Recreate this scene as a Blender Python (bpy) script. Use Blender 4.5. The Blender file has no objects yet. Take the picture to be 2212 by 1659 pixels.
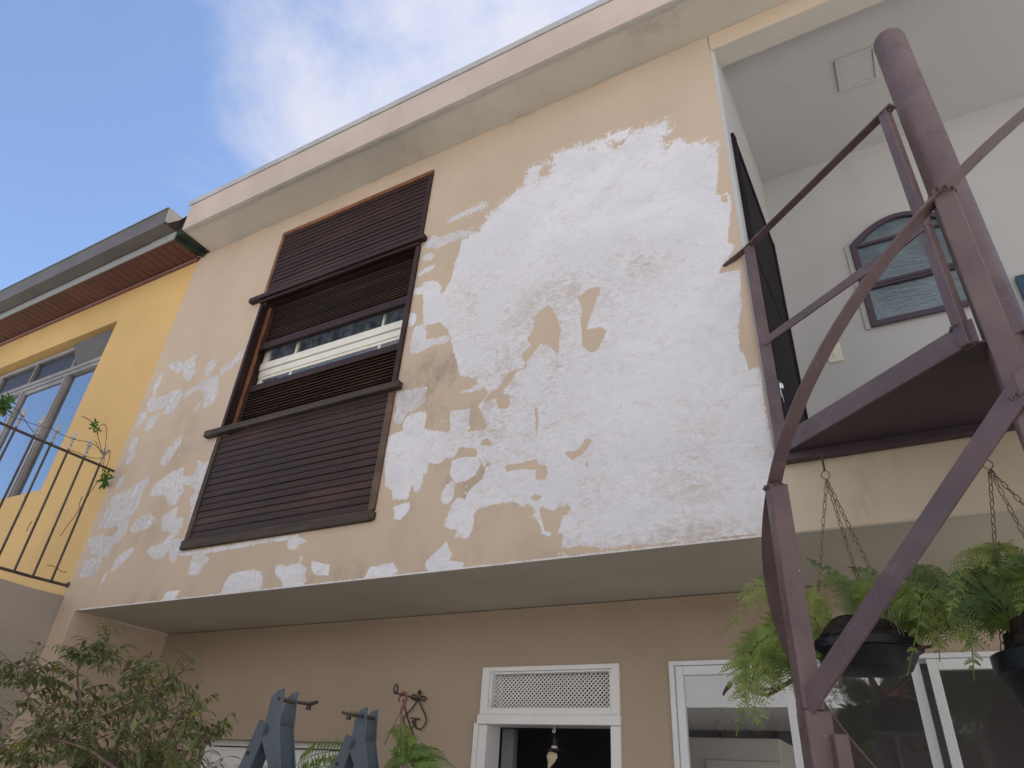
import bpy, bmesh, math, random
import numpy as np
from mathutils import Vector, Matrix
random.seed(7)
scene = bpy.context.scene
COL = scene.collection
PI = math.pi

# ------------------------------------------------------------------ camera
# solved from the building's own edges: metres, x along the facade, y into the house, z up (0 = underside of upper storey)
F_, YAW, PITCH, ROLL = 1466.306, 0.5409, 0.5530, 0.0697
CAM = Vector((4.5063, -2.4457, -0.8571))
cy, sy, cp, sp, cr, sr = math.cos(YAW), math.sin(YAW), math.cos(PITCH), math.sin(PITCH), math.cos(ROLL), math.sin(ROLL)
FW = Vector((-sy*cp, cy*cp, sp)); R0 = Vector((cy, sy, 0)); U0 = R0.cross(FW)
RT = cr*R0 + sr*U0; UP = -sr*R0 + cr*U0
cd = bpy.data.cameras.new("camera"); cam = bpy.data.objects.new("camera", cd); COL.objects.link(cam)
cd.sensor_width = 36; cd.lens = F_/2212*36; cd.clip_start = 0.05; cd.clip_end = 2000
cam.matrix_world = Matrix(((RT.x, UP.x, -FW.x, CAM.x), (RT.y, UP.y, -FW.y, CAM.y), (RT.z, UP.z, -FW.z, CAM.z), (0, 0, 0, 1)))
scene.camera = cam

def onp(px, py, ax, v):
    """measured point of the photograph (2212 px wide) on the real plane axis = v"""
    d = FW + RT*((px-1106)/F_) - UP*((py-829.5)/F_)
    return CAM + d*((v-CAM[ax])/d[ax])
def raydir(px, py):
    return (FW + RT*((px-1106)/F_) - UP*((py-829.5)/F_)).normalized()

# ------------------------------------------------------------------ light
SUN_AZ, SUN_EL = math.radians(28), math.radians(50)     # azimuth from +y towards +x: behind the house, upper right
w = bpy.data.worlds.new("World"); scene.world = w; w.use_nodes = True
nt = w.node_tree; N = nt.nodes; L = nt.links; N.clear()
out = N.new('ShaderNodeOutputWorld'); bg = N.new('ShaderNodeBackground'); bg2 = N.new('ShaderNodeBackground'); mx = N.new('ShaderNodeMixShader')
sky = N.new('ShaderNodeTexSky'); sky.sky_type = 'NISHITA'; sky.sun_disc = False
sky.sun_elevation = SUN_EL; sky.sun_rotation = SUN_AZ; sky.altitude = 900; sky.air_density = 1.0; sky.dust_density = 0.35; sky.ozone_density = 3.0
bg.inputs[1].default_value = 0.122
L.new(sky.outputs[0], bg.inputs[0])
bg2.inputs[0].default_value = (0.90, 0.90, 1.0, 1); bg2.inputs[1].default_value = 0.41
tc = N.new('ShaderNodeTexCoord')
def wmath(op, a, b=None, c=None):
    n = N.new('ShaderNodeMath'); n.operation = op
    for i, v in enumerate((a, b, c)):
        if v is None: continue
        if hasattr(v, 'links'): L.new(v, n.inputs[i])
        else: n.inputs[i].default_value = v
    return n.outputs[0]
def wnoise(scale, detail, rough, stretch=(1, 1, 1)):
    mp = N.new('ShaderNodeMapping'); mp.inputs['Scale'].default_value = stretch; L.new(tc.outputs['Generated'], mp.inputs[0])
    n = N.new('ShaderNodeTexNoise'); n.inputs['Scale'].default_value = scale; n.inputs['Detail'].default_value = detail; n.inputs['Roughness'].default_value = rough
    n.inputs['Distortion'].default_value = 0.6
    L.new(mp.outputs[0], n.inputs['Vector']); return n.outputs[0]
def wdot(px, py, lo, hi):
    v = N.new('ShaderNodeVectorMath'); v.operation = 'DOT_PRODUCT'; L.new(tc.outputs['Generated'], v.inputs[0]); v.inputs[1].default_value = raydir(px, py)
    m = N.new('ShaderNodeMapRange'); m.inputs[1].default_value = lo; m.inputs[2].default_value = hi; m.interpolation_type = 'SMOOTHSTEP'; L.new(v.outputs['Value'], m.inputs[0]); return m.outputs[0]
m1 = wdot(840, 120, 0.945, 0.997); m3 = wdot(1180, -60, 0.93, 0.99); m2 = wdot(560, 330, 0.955, 1.0)
n1 = wnoise(3.2, 9, 0.62, (1, 1, 1.6)); n2 = wnoise(1.4, 6, 0.6)
mask = wmath('MAXIMUM', m1, m3); mask = wmath('MAXIMUM', mask, wmath('MULTIPLY', m2, 0.42))
v = wmath('ADD', wmath('MULTIPLY', mask, 0.62), wmath('MULTIPLY', wmath('SUBTRACT', n1, 0.5), 1.15))
far = wmath('MULTIPLY', wmath('SUBTRACT', n2, 0.50), 1.3)
v2 = N.new('ShaderNodeMapRange'); v2.inputs[1].default_value = 0.10; v2.inputs[2].default_value = 0.86; v2.inputs[4].default_value = 0.95; v2.interpolation_type = 'SMOOTHSTEP'; L.new(v, v2.inputs[0])
v3 = N.new('ShaderNodeMapRange'); v3.inputs[1].default_value = 0.0; v3.inputs[2].default_value = 0.6; v3.inputs[3].default_value = 0.07; v3.inputs[4].default_value = 0.36; L.new(far, v3.inputs[0])
# unseen broken cloud, added behind the viewer to brighten the facade
vb = N.new('ShaderNodeVectorMath'); vb.operation = 'DOT_PRODUCT'; L.new(tc.outputs['Generated'], vb.inputs[0]); vb.inputs[1].default_value = Vector((.45, -.8, .35)).normalized()
vb_ = N.new('ShaderNodeMapRange'); vb_.inputs[1].default_value = 0.0; vb_.inputs[2].default_value = 0.5; L.new(vb.outputs['Value'], vb_.inputs[0])
back = N.new('ShaderNodeMapRange'); back.inputs[1].default_value = 0.2; back.inputs[2].default_value = 0.8; back.inputs[4].default_value = 0.95; back.interpolation_type = 'SMOOTHSTEP'
L.new(wmath('ADD', wmath('MULTIPLY', vb_.outputs[0], 0.9), wmath('MULTIPLY', wmath('SUBTRACT', n1, 0.5), 1.6)), back.inputs[0])
L.new(wmath('MAXIMUM', wmath('MAXIMUM', v2.outputs[0], v3.outputs[0]), wmath('MULTIPLY', back.outputs[0], vb_.outputs[0])), mx.inputs[0])
L.new(bg.outputs[0], mx.inputs[1]); L.new(bg2.outputs[0], mx.inputs[2]); L.new(mx.outputs[0], out.inputs[0])

sd = bpy.data.lights.new("sun", 'SUN'); sd.energy = 4.6; sd.angle = math.radians(0.6); sd.color = (1.0, 0.965, 0.92)
so = bpy.data.objects.new("sun", sd); COL.objects.link(so)
sv = Vector((math.cos(SUN_EL)*math.sin(SUN_AZ), math.cos(SUN_EL)*math.cos(SUN_AZ), math.sin(SUN_EL)))
so.rotation_euler = sv.to_track_quat('Z', 'Y').to_euler(); so.location = sv*30

scene.view_settings.view_transform = 'Standard'; scene.view_settings.look = 'None'; scene.view_settings.gamma = 1
scene.view_settings.use_curve_mapping = False
scene.view_settings.exposure = 1.2

# ------------------------------------------------------------------ helpers
ROOTLOC = {}
class MB:
    """collects shapes of one mesh, in world coordinates"""
    def __init__(s): s.v = []; s.f = []
    def add(s, v, f):
        b = len(s.v); s.v += [tuple(p) for p in v]; s.f += [tuple(i+b for i in q) for q in f]
    def box(s, x0, x1, y0, y1, z0, z1):
        s.add([(x, y, z) for z in (z0, z1) for y in (y0, y1) for x in (x0, x1)],
              [(0, 2, 3, 1), (4, 5, 7, 6), (0, 1, 5, 4), (2, 6, 7, 3), (0, 4, 6, 2), (1, 3, 7, 5)]); return s
    def quad(s, a, b, c, d): s.add([a, b, c, d], [(0, 1, 2, 3)]); return s
    def prism(s, poly, vec):
        """polygon (3d points) extruded by vec"""
        n = len(poly); vec = Vector(vec); P = [Vector(p) for p in poly]
        s.add(P+[p+vec for p in P], [tuple(range(n))[::-1], tuple(range(n, 2*n))]+[(i, (i+1) % n, n+(i+1) % n, n+i) for i in range(n)]); return s
    def tube(s, pts, r, seg=8, cap=True):
        pts = [Vector(p) for p in pts]; n = len(pts); rr = r if isinstance(r, (list, tuple)) else [r]*n
        b = len(s.v); prev = None
        for i, p in enumerate(pts):
            t = (pts[min(i+1, n-1)]-pts[max(i-1, 0)]).normalized()
            if prev is None: a = t.orthogonal().normalized()
            else: a = (prev - t*prev.dot(t)); a = a.normalized() if a.length > 1e-6 else t.orthogonal().normalized()
            prev = a; c = t.cross(a)
            for k in range(seg):
                q = 2*PI*k/seg; s.v.append(tuple(p+(a*math.cos(q)+c*math.sin(q))*rr[i]))
        for i in range(n-1):
            for k in range(seg): s.f.append((b+i*seg+k, b+i*seg+(k+1) % seg, b+(i+1)*seg+(k+1) % seg, b+(i+1)*seg+k))
        if cap: s.f.append(tuple(b+k for k in range(seg))[::-1]); s.f.append(tuple(b+(n-1)*seg+k for k in range(seg)))
        return s
    def lathe(s, c, prof, seg=24):
        c = Vector(c); b = len(s.v)
        for r, z in prof:
            for k in range(seg): s.v.append((c.x+r*math.cos(2*PI*k/seg), c.y+r*math.sin(2*PI*k/seg), c.z+z))
        for i in range(len(prof)-1):
            for k in range(seg): s.f.append((b+i*seg+k, b+i*seg+(k+1) % seg, b+(i+1)*seg+(k+1) % seg, b+(i+1)*seg+k))
        s.f.append(tuple(b+k for k in range(seg))[::-1]); s.f.append(tuple(b+(len(prof)-1)*seg+k for k in range(seg)))
        return s
    def bar(s, pts, wv, tv):
        """rectangular bar along pts; wv, tv = full width / thickness vectors (or functions of index)"""
        n = len(pts); b = len(s.v)
        for i, p in enumerate(pts):
            p = Vector(p); W = Vector(wv(i) if callable(wv) else wv)/2; T = Vector(tv(i) if callable(tv) else tv)/2
            for a, c in ((-1, -1), (1, -1), (1, 1), (-1, 1)): s.v.append(tuple(p+W*a+T*c))
        for i in range(n-1):
            for k in range(4): s.f.append((b+i*4+k, b+i*4+(k+1) % 4, b+(i+1)*4+(k+1) % 4, b+(i+1)*4+k))
        s.f.append((b+3, b+2, b+1, b)); e = b+(n-1)*4; s.f.append((e, e+1, e+2, e+3)); return s
    def build(s, name, mat, parent=None, smooth=False, bevel=0, label=None):
        me = bpy.data.meshes.new(name); off = ROOTLOC.get(parent.name, Vector()) if parent else Vector()
        me.from_pydata([(p[0]-off.x, p[1]-off.y, p[2]-off.z) for p in s.v], [], s.f); me.validate()
        bm = bmesh.new(); bm.from_mesh(me); bmesh.ops.recalc_face_normals(bm, faces=bm.faces)
        if smooth:
            for f in bm.faces: f.smooth = True
        bm.to_mesh(me); bm.free(); me.materials.append(mat)
        o = bpy.data.objects.new(name, me); COL.objects.link(o)
        if parent: o.parent = parent; ROOTLOC[o.name] = off
        if smooth:
            try: me.set_sharp_from_angle(angle=math.radians(40))
            except Exception: pass
        if bevel:
            m = o.modifiers.new('bevel', 'BEVEL'); m.width = bevel; m.segments = 2; m.limit_method = 'ANGLE'; m.angle_limit = math.radians(50)
        if label: o['label'] = label
        return o
def tag(o, label=None, cat=None, group=None, kind=None):
    if label: o['label'] = label
    if cat: o['category'] = cat
    if group: o['group'] = group
    if kind: o['kind'] = kind
    return o
def empty(name, loc, label, cat, group=None):
    o = bpy.data.objects.new(name, None); COL.objects.link(o); o.location = loc; o.empty_display_size = 0.1
    ROOTLOC[o.name] = Vector(loc); return tag(o, label, cat, group)

# materials ------------------------------------------------------------------
class Mat:
    def __init__(s, name):
        s.m = bpy.data.materials.new(name); s.m.use_nodes = True; s.t = s.m.node_tree; s.N = s.t.nodes; s.L = s.t.links
        s.p = s.N['Principled BSDF']; s.tc = s.N.new('ShaderNodeTexCoord')
    def set(s, inp, v):
        i = s.p.inputs[inp]
        if hasattr(v, 'links'): s.L.new(v, i)
        else: i.default_value = (*v, 1) if isinstance(v, tuple) and len(v) == 3 else v
        return s
    def noise(s, scale, detail=4, rough=0.55, stretch=(1, 1, 1), dist=0.0, rot=(0, 0, 0)):
        mp = s.N.new('ShaderNodeMapping'); mp.inputs['Scale'].default_value = stretch; mp.inputs['Rotation'].default_value = rot
        s.L.new(s.tc.outputs['Object'], mp.inputs[0])
        n = s.N.new('ShaderNodeTexNoise'); n.inputs['Scale'].default_value = scale; n.inputs['Detail'].default_value = detail
        n.inputs['Roughness'].default_value = rough; n.inputs['Distortion'].default_value = dist; s.L.new(mp.outputs[0], n.inputs['Vector']); return n.outputs[0]
    def math(s, op, a, b=None):
        n = s.N.new('ShaderNodeMath'); n.operation = op
        for i, v in enumerate((a, b)):
            if v is None: continue
            if hasattr(v, 'links'): s.L.new(v, n.inputs[i])
            else: n.inputs[i].default_value = v
        return n.outputs[0]
    def rng(s, v, a, b, c=0.0, d=1.0, smooth=True):
        n = s.N.new('ShaderNodeMapRange'); n.interpolation_type = 'SMOOTHSTEP' if smooth else 'LINEAR'
        n.inputs[1].default_value = a; n.inputs[2].default_value = b; n.inputs[3].default_value = c; n.inputs[4].default_value = d
        s.L.new(v, n.inputs[0]); return n.outputs[0]
    def mix(s, f, a, b, mode='MIX'):
        n = s.N.new('ShaderNodeMix'); n.data_type = 'RGBA'; n.blend_type = mode; n.clamp_factor = True
        for i, v in ((0, f), (6, a), (7, b)):
            if hasattr(v, 'links'): s.L.new(v, n.inputs[i])
            else: n.inputs[i].default_value = (*v, 1) if isinstance(v, tuple) else v
        return n.outputs[2]
    def bump(s, h, strength=0.3, dist=0.01, prev=None):
        n = s.N.new('ShaderNodeBump'); n.inputs['Strength'].default_value = strength; n.inputs['Distance'].default_value = dist
        s.L.new(h, n.inputs['Height'])
        if prev is not None: s.L.new(prev, n.inputs['Normal'])
        s.L.new(n.outputs[0], s.p.inputs['Normal']); return n.outputs[0]
    def attr(s, name):
        n = s.N.new('ShaderNodeAttribute'); n.attribute_name = name; return n.outputs['Fac']
def tint(c, k): return tuple(min(1, x*k) for x in c)

def paint(name, c, rough=0.75, var=0.08, scale=2.0, bump=0.15, bscale=60, dirt=None, dirt_amt=0.35, spec=0.3, metal=0):
    m = Mat(name); n = m.noise(scale, 5); f = m.rng(n, 0.3, 0.7)
    col = m.mix(f, tint(c, 1-var), tint(c, 1+var))
    if dirt: col = m.mix(m.math('MULTIPLY', m.rng(m.noise(scale*2.3, 7, 0.7, (1, 1, 0.35)), 0.52, 0.78), dirt_amt), col, dirt)
    m.set('Base Color', col).set('Roughness', rough).set('Specular IOR Level', spec).set('Metallic', metal)
    if bump: m.bump(m.noise(bscale, 4, 0.6), bump, 0.004)
    return m.m
def wood(name, c1, c2, rough=0.45, stretch=(1.2, 12, 22), wear=None):
    m = Mat(name); n = m.noise(3, 6, 0.65, stretch, 0.6); big = m.noise(1.4, 3, 0.5, (0.8, 1, 4))
    col = m.mix(m.rng(n, 0.25, 0.75), c1, c2); col = m.mix(m.math('MULTIPLY', m.rng(big, 0.5, 0.72), 0.6), col, tint(c2, 1.5))
    if wear: col = m.mix(m.rng(m.noise(9, 8, 0.75, (0.6, 3, 7)), 0.66, 0.7), col, wear)
    m.set('Base Color', col).set('Roughness', m.rng(n, 0.2, 0.8, rough-0.12, rough+0.15)).set('Specular IOR Level', 0.28)
    m.bump(n, 0.25, 0.003); return m.m
def glass(name, tintc=(0.8, 0.85, 0.88), base=0.08, grain=0, rough=0.0, streak=False):
    m = Mat(name); N2, L2 = m.N, m.L
    tr = N2.new('ShaderNodeBsdfTransparent'); tr.inputs[0].default_value = (*tintc, 1)
    gl = N2.new('ShaderNodeBsdfGlossy'); gl.inputs['Roughness'].default_value = rough; gl.inputs[0].default_value = (0.95, 0.97, 1, 1)
    fr = N2.new('ShaderNodeLayerWeight'); fr.inputs[0].default_value = 0.5
    f = m.math('ADD', m.math('POWER', fr.outputs['Facing'], 4.0), base*.6+.03)
    b = N2.new('ShaderNodeBump'); b.inputs['Strength'].default_value = 0.9 if grain else 0.03; b.inputs['Distance'].default_value = 0.006 if grain else 0.004
    h = m.noise(grain if grain else 2.5, 3, 0.5, (0.8, 1, 1.7) if grain else (1, 1, 1), 0.3 if grain else 0); L2.new(h, b.inputs['Height']); L2.new(b.outputs[0], gl.inputs['Normal'])
    mxs = N2.new('ShaderNodeMixShader'); L2.new(f, mxs.inputs[0]); L2.new(tr.outputs[0], mxs.inputs[1]); L2.new(gl.outputs[0], mxs.inputs[2])
    L2.new(mxs.outputs[0], N2['Material Output'].inputs[0]); return m.m
def leafmat(name, c1, c2, c3=None, trans=0.35, amt=0.0):
    m = Mat(name); n = m.noise(3.0, 3); n2 = m.noise(16, 2)
    col = m.mix(m.rng(n2, 0.35, 0.65), c1, c2)
    if c3: col = m.mix(m.rng(n, 0.60-amt, 0.72-amt), col, c3)
    m.set('Base Color', col).set('Roughness', 0.5).set('Specular IOR Level', 0.35)
    tr = m.N.new('ShaderNodeBsdfTranslucent'); m.L.new(col, tr.inputs[0])
    mxs = m.N.new('ShaderNodeMixShader'); mxs.inputs[0].default_value = trans
    m.L.new(m.p.outputs[0], mxs.inputs[1]); m.L.new(tr.outputs[0], mxs.inputs[2]); m.L.new(mxs.outputs[0], m.N['Material Output'].inputs[0]); return m.m

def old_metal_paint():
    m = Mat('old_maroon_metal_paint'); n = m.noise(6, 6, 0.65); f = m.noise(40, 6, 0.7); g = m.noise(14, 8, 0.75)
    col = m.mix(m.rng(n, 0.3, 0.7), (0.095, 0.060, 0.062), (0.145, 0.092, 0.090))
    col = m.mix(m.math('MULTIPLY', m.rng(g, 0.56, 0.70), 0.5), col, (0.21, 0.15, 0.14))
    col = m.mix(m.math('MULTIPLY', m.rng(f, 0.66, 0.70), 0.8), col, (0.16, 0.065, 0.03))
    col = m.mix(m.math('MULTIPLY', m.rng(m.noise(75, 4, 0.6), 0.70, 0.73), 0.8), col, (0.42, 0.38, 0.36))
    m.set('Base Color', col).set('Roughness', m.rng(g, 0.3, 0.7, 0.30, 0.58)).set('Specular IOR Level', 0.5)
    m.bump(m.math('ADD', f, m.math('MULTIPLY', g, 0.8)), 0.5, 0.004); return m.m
BEIGE = (0.55, 0.43, 0.315)
def facade_material():
    m = Mat('facade_paint_and_plaster')
    sd_ = m.attr('plaster'); rg = m.attr('rough'); st = m.attr('stain')
    e1 = m.noise(16, 8, 0.72, (1, 1, 1), 0.5); e2 = m.noise(70, 6, 0.7, (1.5, 1, 0.8), 1.0, (0, 0.8, 0)); e3 = m.noise(7, 3)
    # trowelled edge: mostly crisp, ragged where the rough attribute is high
    amp = m.math('ADD', 0.012, m.math('MULTIPLY', rg, 0.075))
    edge = m.math('ADD', m.math('MULTIPLY', m.math('SUBTRACT', e1, 0.5), amp), m.math('MULTIPLY', m.math('SUBTRACT', e2, 0.5), m.math('MULTIPLY', amp, 1.1)))
    d = m.math('ADD', sd_, edge)
    fac0 = m.rng(d, -0.0012, 0.0016)
    # filler is drawn out thin at its edges and in streaks: the paint shows through
    sm = m.noise(9, 8, 0.72, (0.8, 1, 1.6), 1.2, (0, 0.35, 0)); sm2 = m.noise(38, 5, 0.7, (0.5, 1, 1.8), 0.6, (0, 0.35, 0))
    body = m.rng(m.math('ADD', m.math('ADD', m.math('MULTIPLY', d, 0.5), m.math('MULTIPLY', m.math('SUBTRACT', sm, 0.44), 0.55)), m.math('MULTIPLY', m.math('SUBTRACT', sm2, 0.5), 0.22)), -0.055, 0.05, 0.66, 1.0)
    fac = m.math('MULTIPLY', fac0, body)
    # base paint
    b = m.mix(m.rng(m.noise(1.3, 4), 0.3, 0.7), tint(BEIGE, 0.95), tint(BEIGE, 1.05))
    b = m.mix(m.math('MULTIPLY', m.rng(m.noise(0.7, 2), 0.45, 0.7), 0.4), b, (0.57, 0.44, 0.35))
    gr = m.noise(5, 8, 0.72, (1, 1, 0.6)); b = m.mix(m.math('MULTIPLY', m.rng(gr, 0.44, 0.68), m.math('ADD', 0.10, m.math('MULTIPLY', st, 0.85))), b, (0.30, 0.235, 0.175))
    sc = m.noise(26, 3, 0.6, (6, 1, 0.35), 0.5, (0, 0.9, 0)); b = m.mix(m.math('MULTIPLY', m.rng(sc, 0.70, 0.74), 0.25), b, (0.22, 0.17, 0.12))
    # plaster: white skim, thinner greyish / brownish smears
    p1 = m.noise(2.2, 7, 0.66, (1, 1, 1.3), 1.2, (0, 0.5, 0)); p2 = m.noise(6.0, 9, 0.72, (1, 1, 1.6), 1.6, (0, 0.3, 0)); p3 = m.noise(30, 6, 0.7, (0.8, 1, 1.5), 1.2, (0, 0.6, 0))
    p = m.mix(m.rng(p1, 0.35, 0.65), (0.67, 0.66, 0.67), (0.77, 0.76, 0.77))
    thin = m.math('MULTIPLY', m.rng(m.math('ADD', p2, m.math('MULTIPLY', m.math('SUBTRACT', p3, 0.5), 0.5)), 0.51, 0.72), 0.52)
    p = m.mix(thin, p, (0.58, 0.525, 0.50))
    p = m.mix(m.math('MULTIPLY', m.rng(m.math('ADD', p2, m.math('MULTIPLY', m.math('SUBTRACT', p3, 0.5), 0.6)), 0.44, 0.26), 0.42), p, (0.50, 0.485, 0.48))
    th2 = m.math('MULTIPLY', m.attr('thin'), m.rng(m.math('ADD', p1, m.math('MULTIPLY', m.math('SUBTRACT', p3, 0.5), 0.9)), 0.36, 0.68)); p = m.mix(m.math('MULTIPLY', th2, 0.88), p, (0.52, 0.46, 0.42))
    wk = m.noise(15, 7, 0.7, (1.6, 1, 0.8), 1.8, (0, 0.5, 0)); wk2 = m.rng(m.math('ABSOLUTE', m.math('SUBTRACT', wk, 0.5)), 0.07, 0.0)
    p = m.mix(m.math('MULTIPLY', m.math('MULTIPLY', wk2, m.attr('wrinkle')), 0.62), p, (0.44, 0.38, 0.33))
    p = m.mix(m.math('MULTIPLY', m.attr('wrinkle'), m.rng(m.noise(28, 4), 0.45, 0.62, 0.0, 0.5)), p, (0.62, 0.54, 0.46))
    # thin grey score marks in the plaster
    cr_ = m.noise(13, 4, 0.6, (0.5, 1, 3.2), 1.6); ck = m.math('MULTIPLY', m.rng(m.math('ABSOLUTE', m.math('SUBTRACT', cr_, 0.5)), 0.012, 0.003), m.rng(m.noise(4, 3), 0.58, 0.68))
    p = m.mix(m.math('MULTIPLY', ck, 0.45), p, (0.36, 0.34, 0.33))
    col = m.mix(fac, b, p)
    m.set('Base Color', col).set('Roughness', 0.85).set('Specular IOR Level', 0.2)
    n1 = m.bump(m.noise(120, 3, 0.6), 0.10, 0.003)
    lay = m.rng(d, -0.001, 0.006); n2_ = m.bump(lay, 0.22, 0.003, n1); fsm = m.rng(d, 0.0, 0.03)
    wr = m.noise(19, 5, 0.62, (1.5, 1, 0.7), 1.4, (0, 0.5, 0)); tw = m.noise(5, 5, 0.6, (0.6, 1, 1.8), 0.6)
    h = m.math('MULTIPLY', 1.0, m.math('ADD', m.math('MULTIPLY', tw, 0.8), m.math('MULTIPLY', wr, m.math('ADD', 0.22, m.math('MULTIPLY', m.attr('wrinkle'), 1.7)))))
    m.bump(h, 0.9, 0.014, n2_); bn = [n for n in m.N if n.bl_idname == 'ShaderNodeBump'][-1]; m.L.new(m.math('MULTIPLY', fac0, 0.85), bn.inputs['Strength'])
    return m.m

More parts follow.
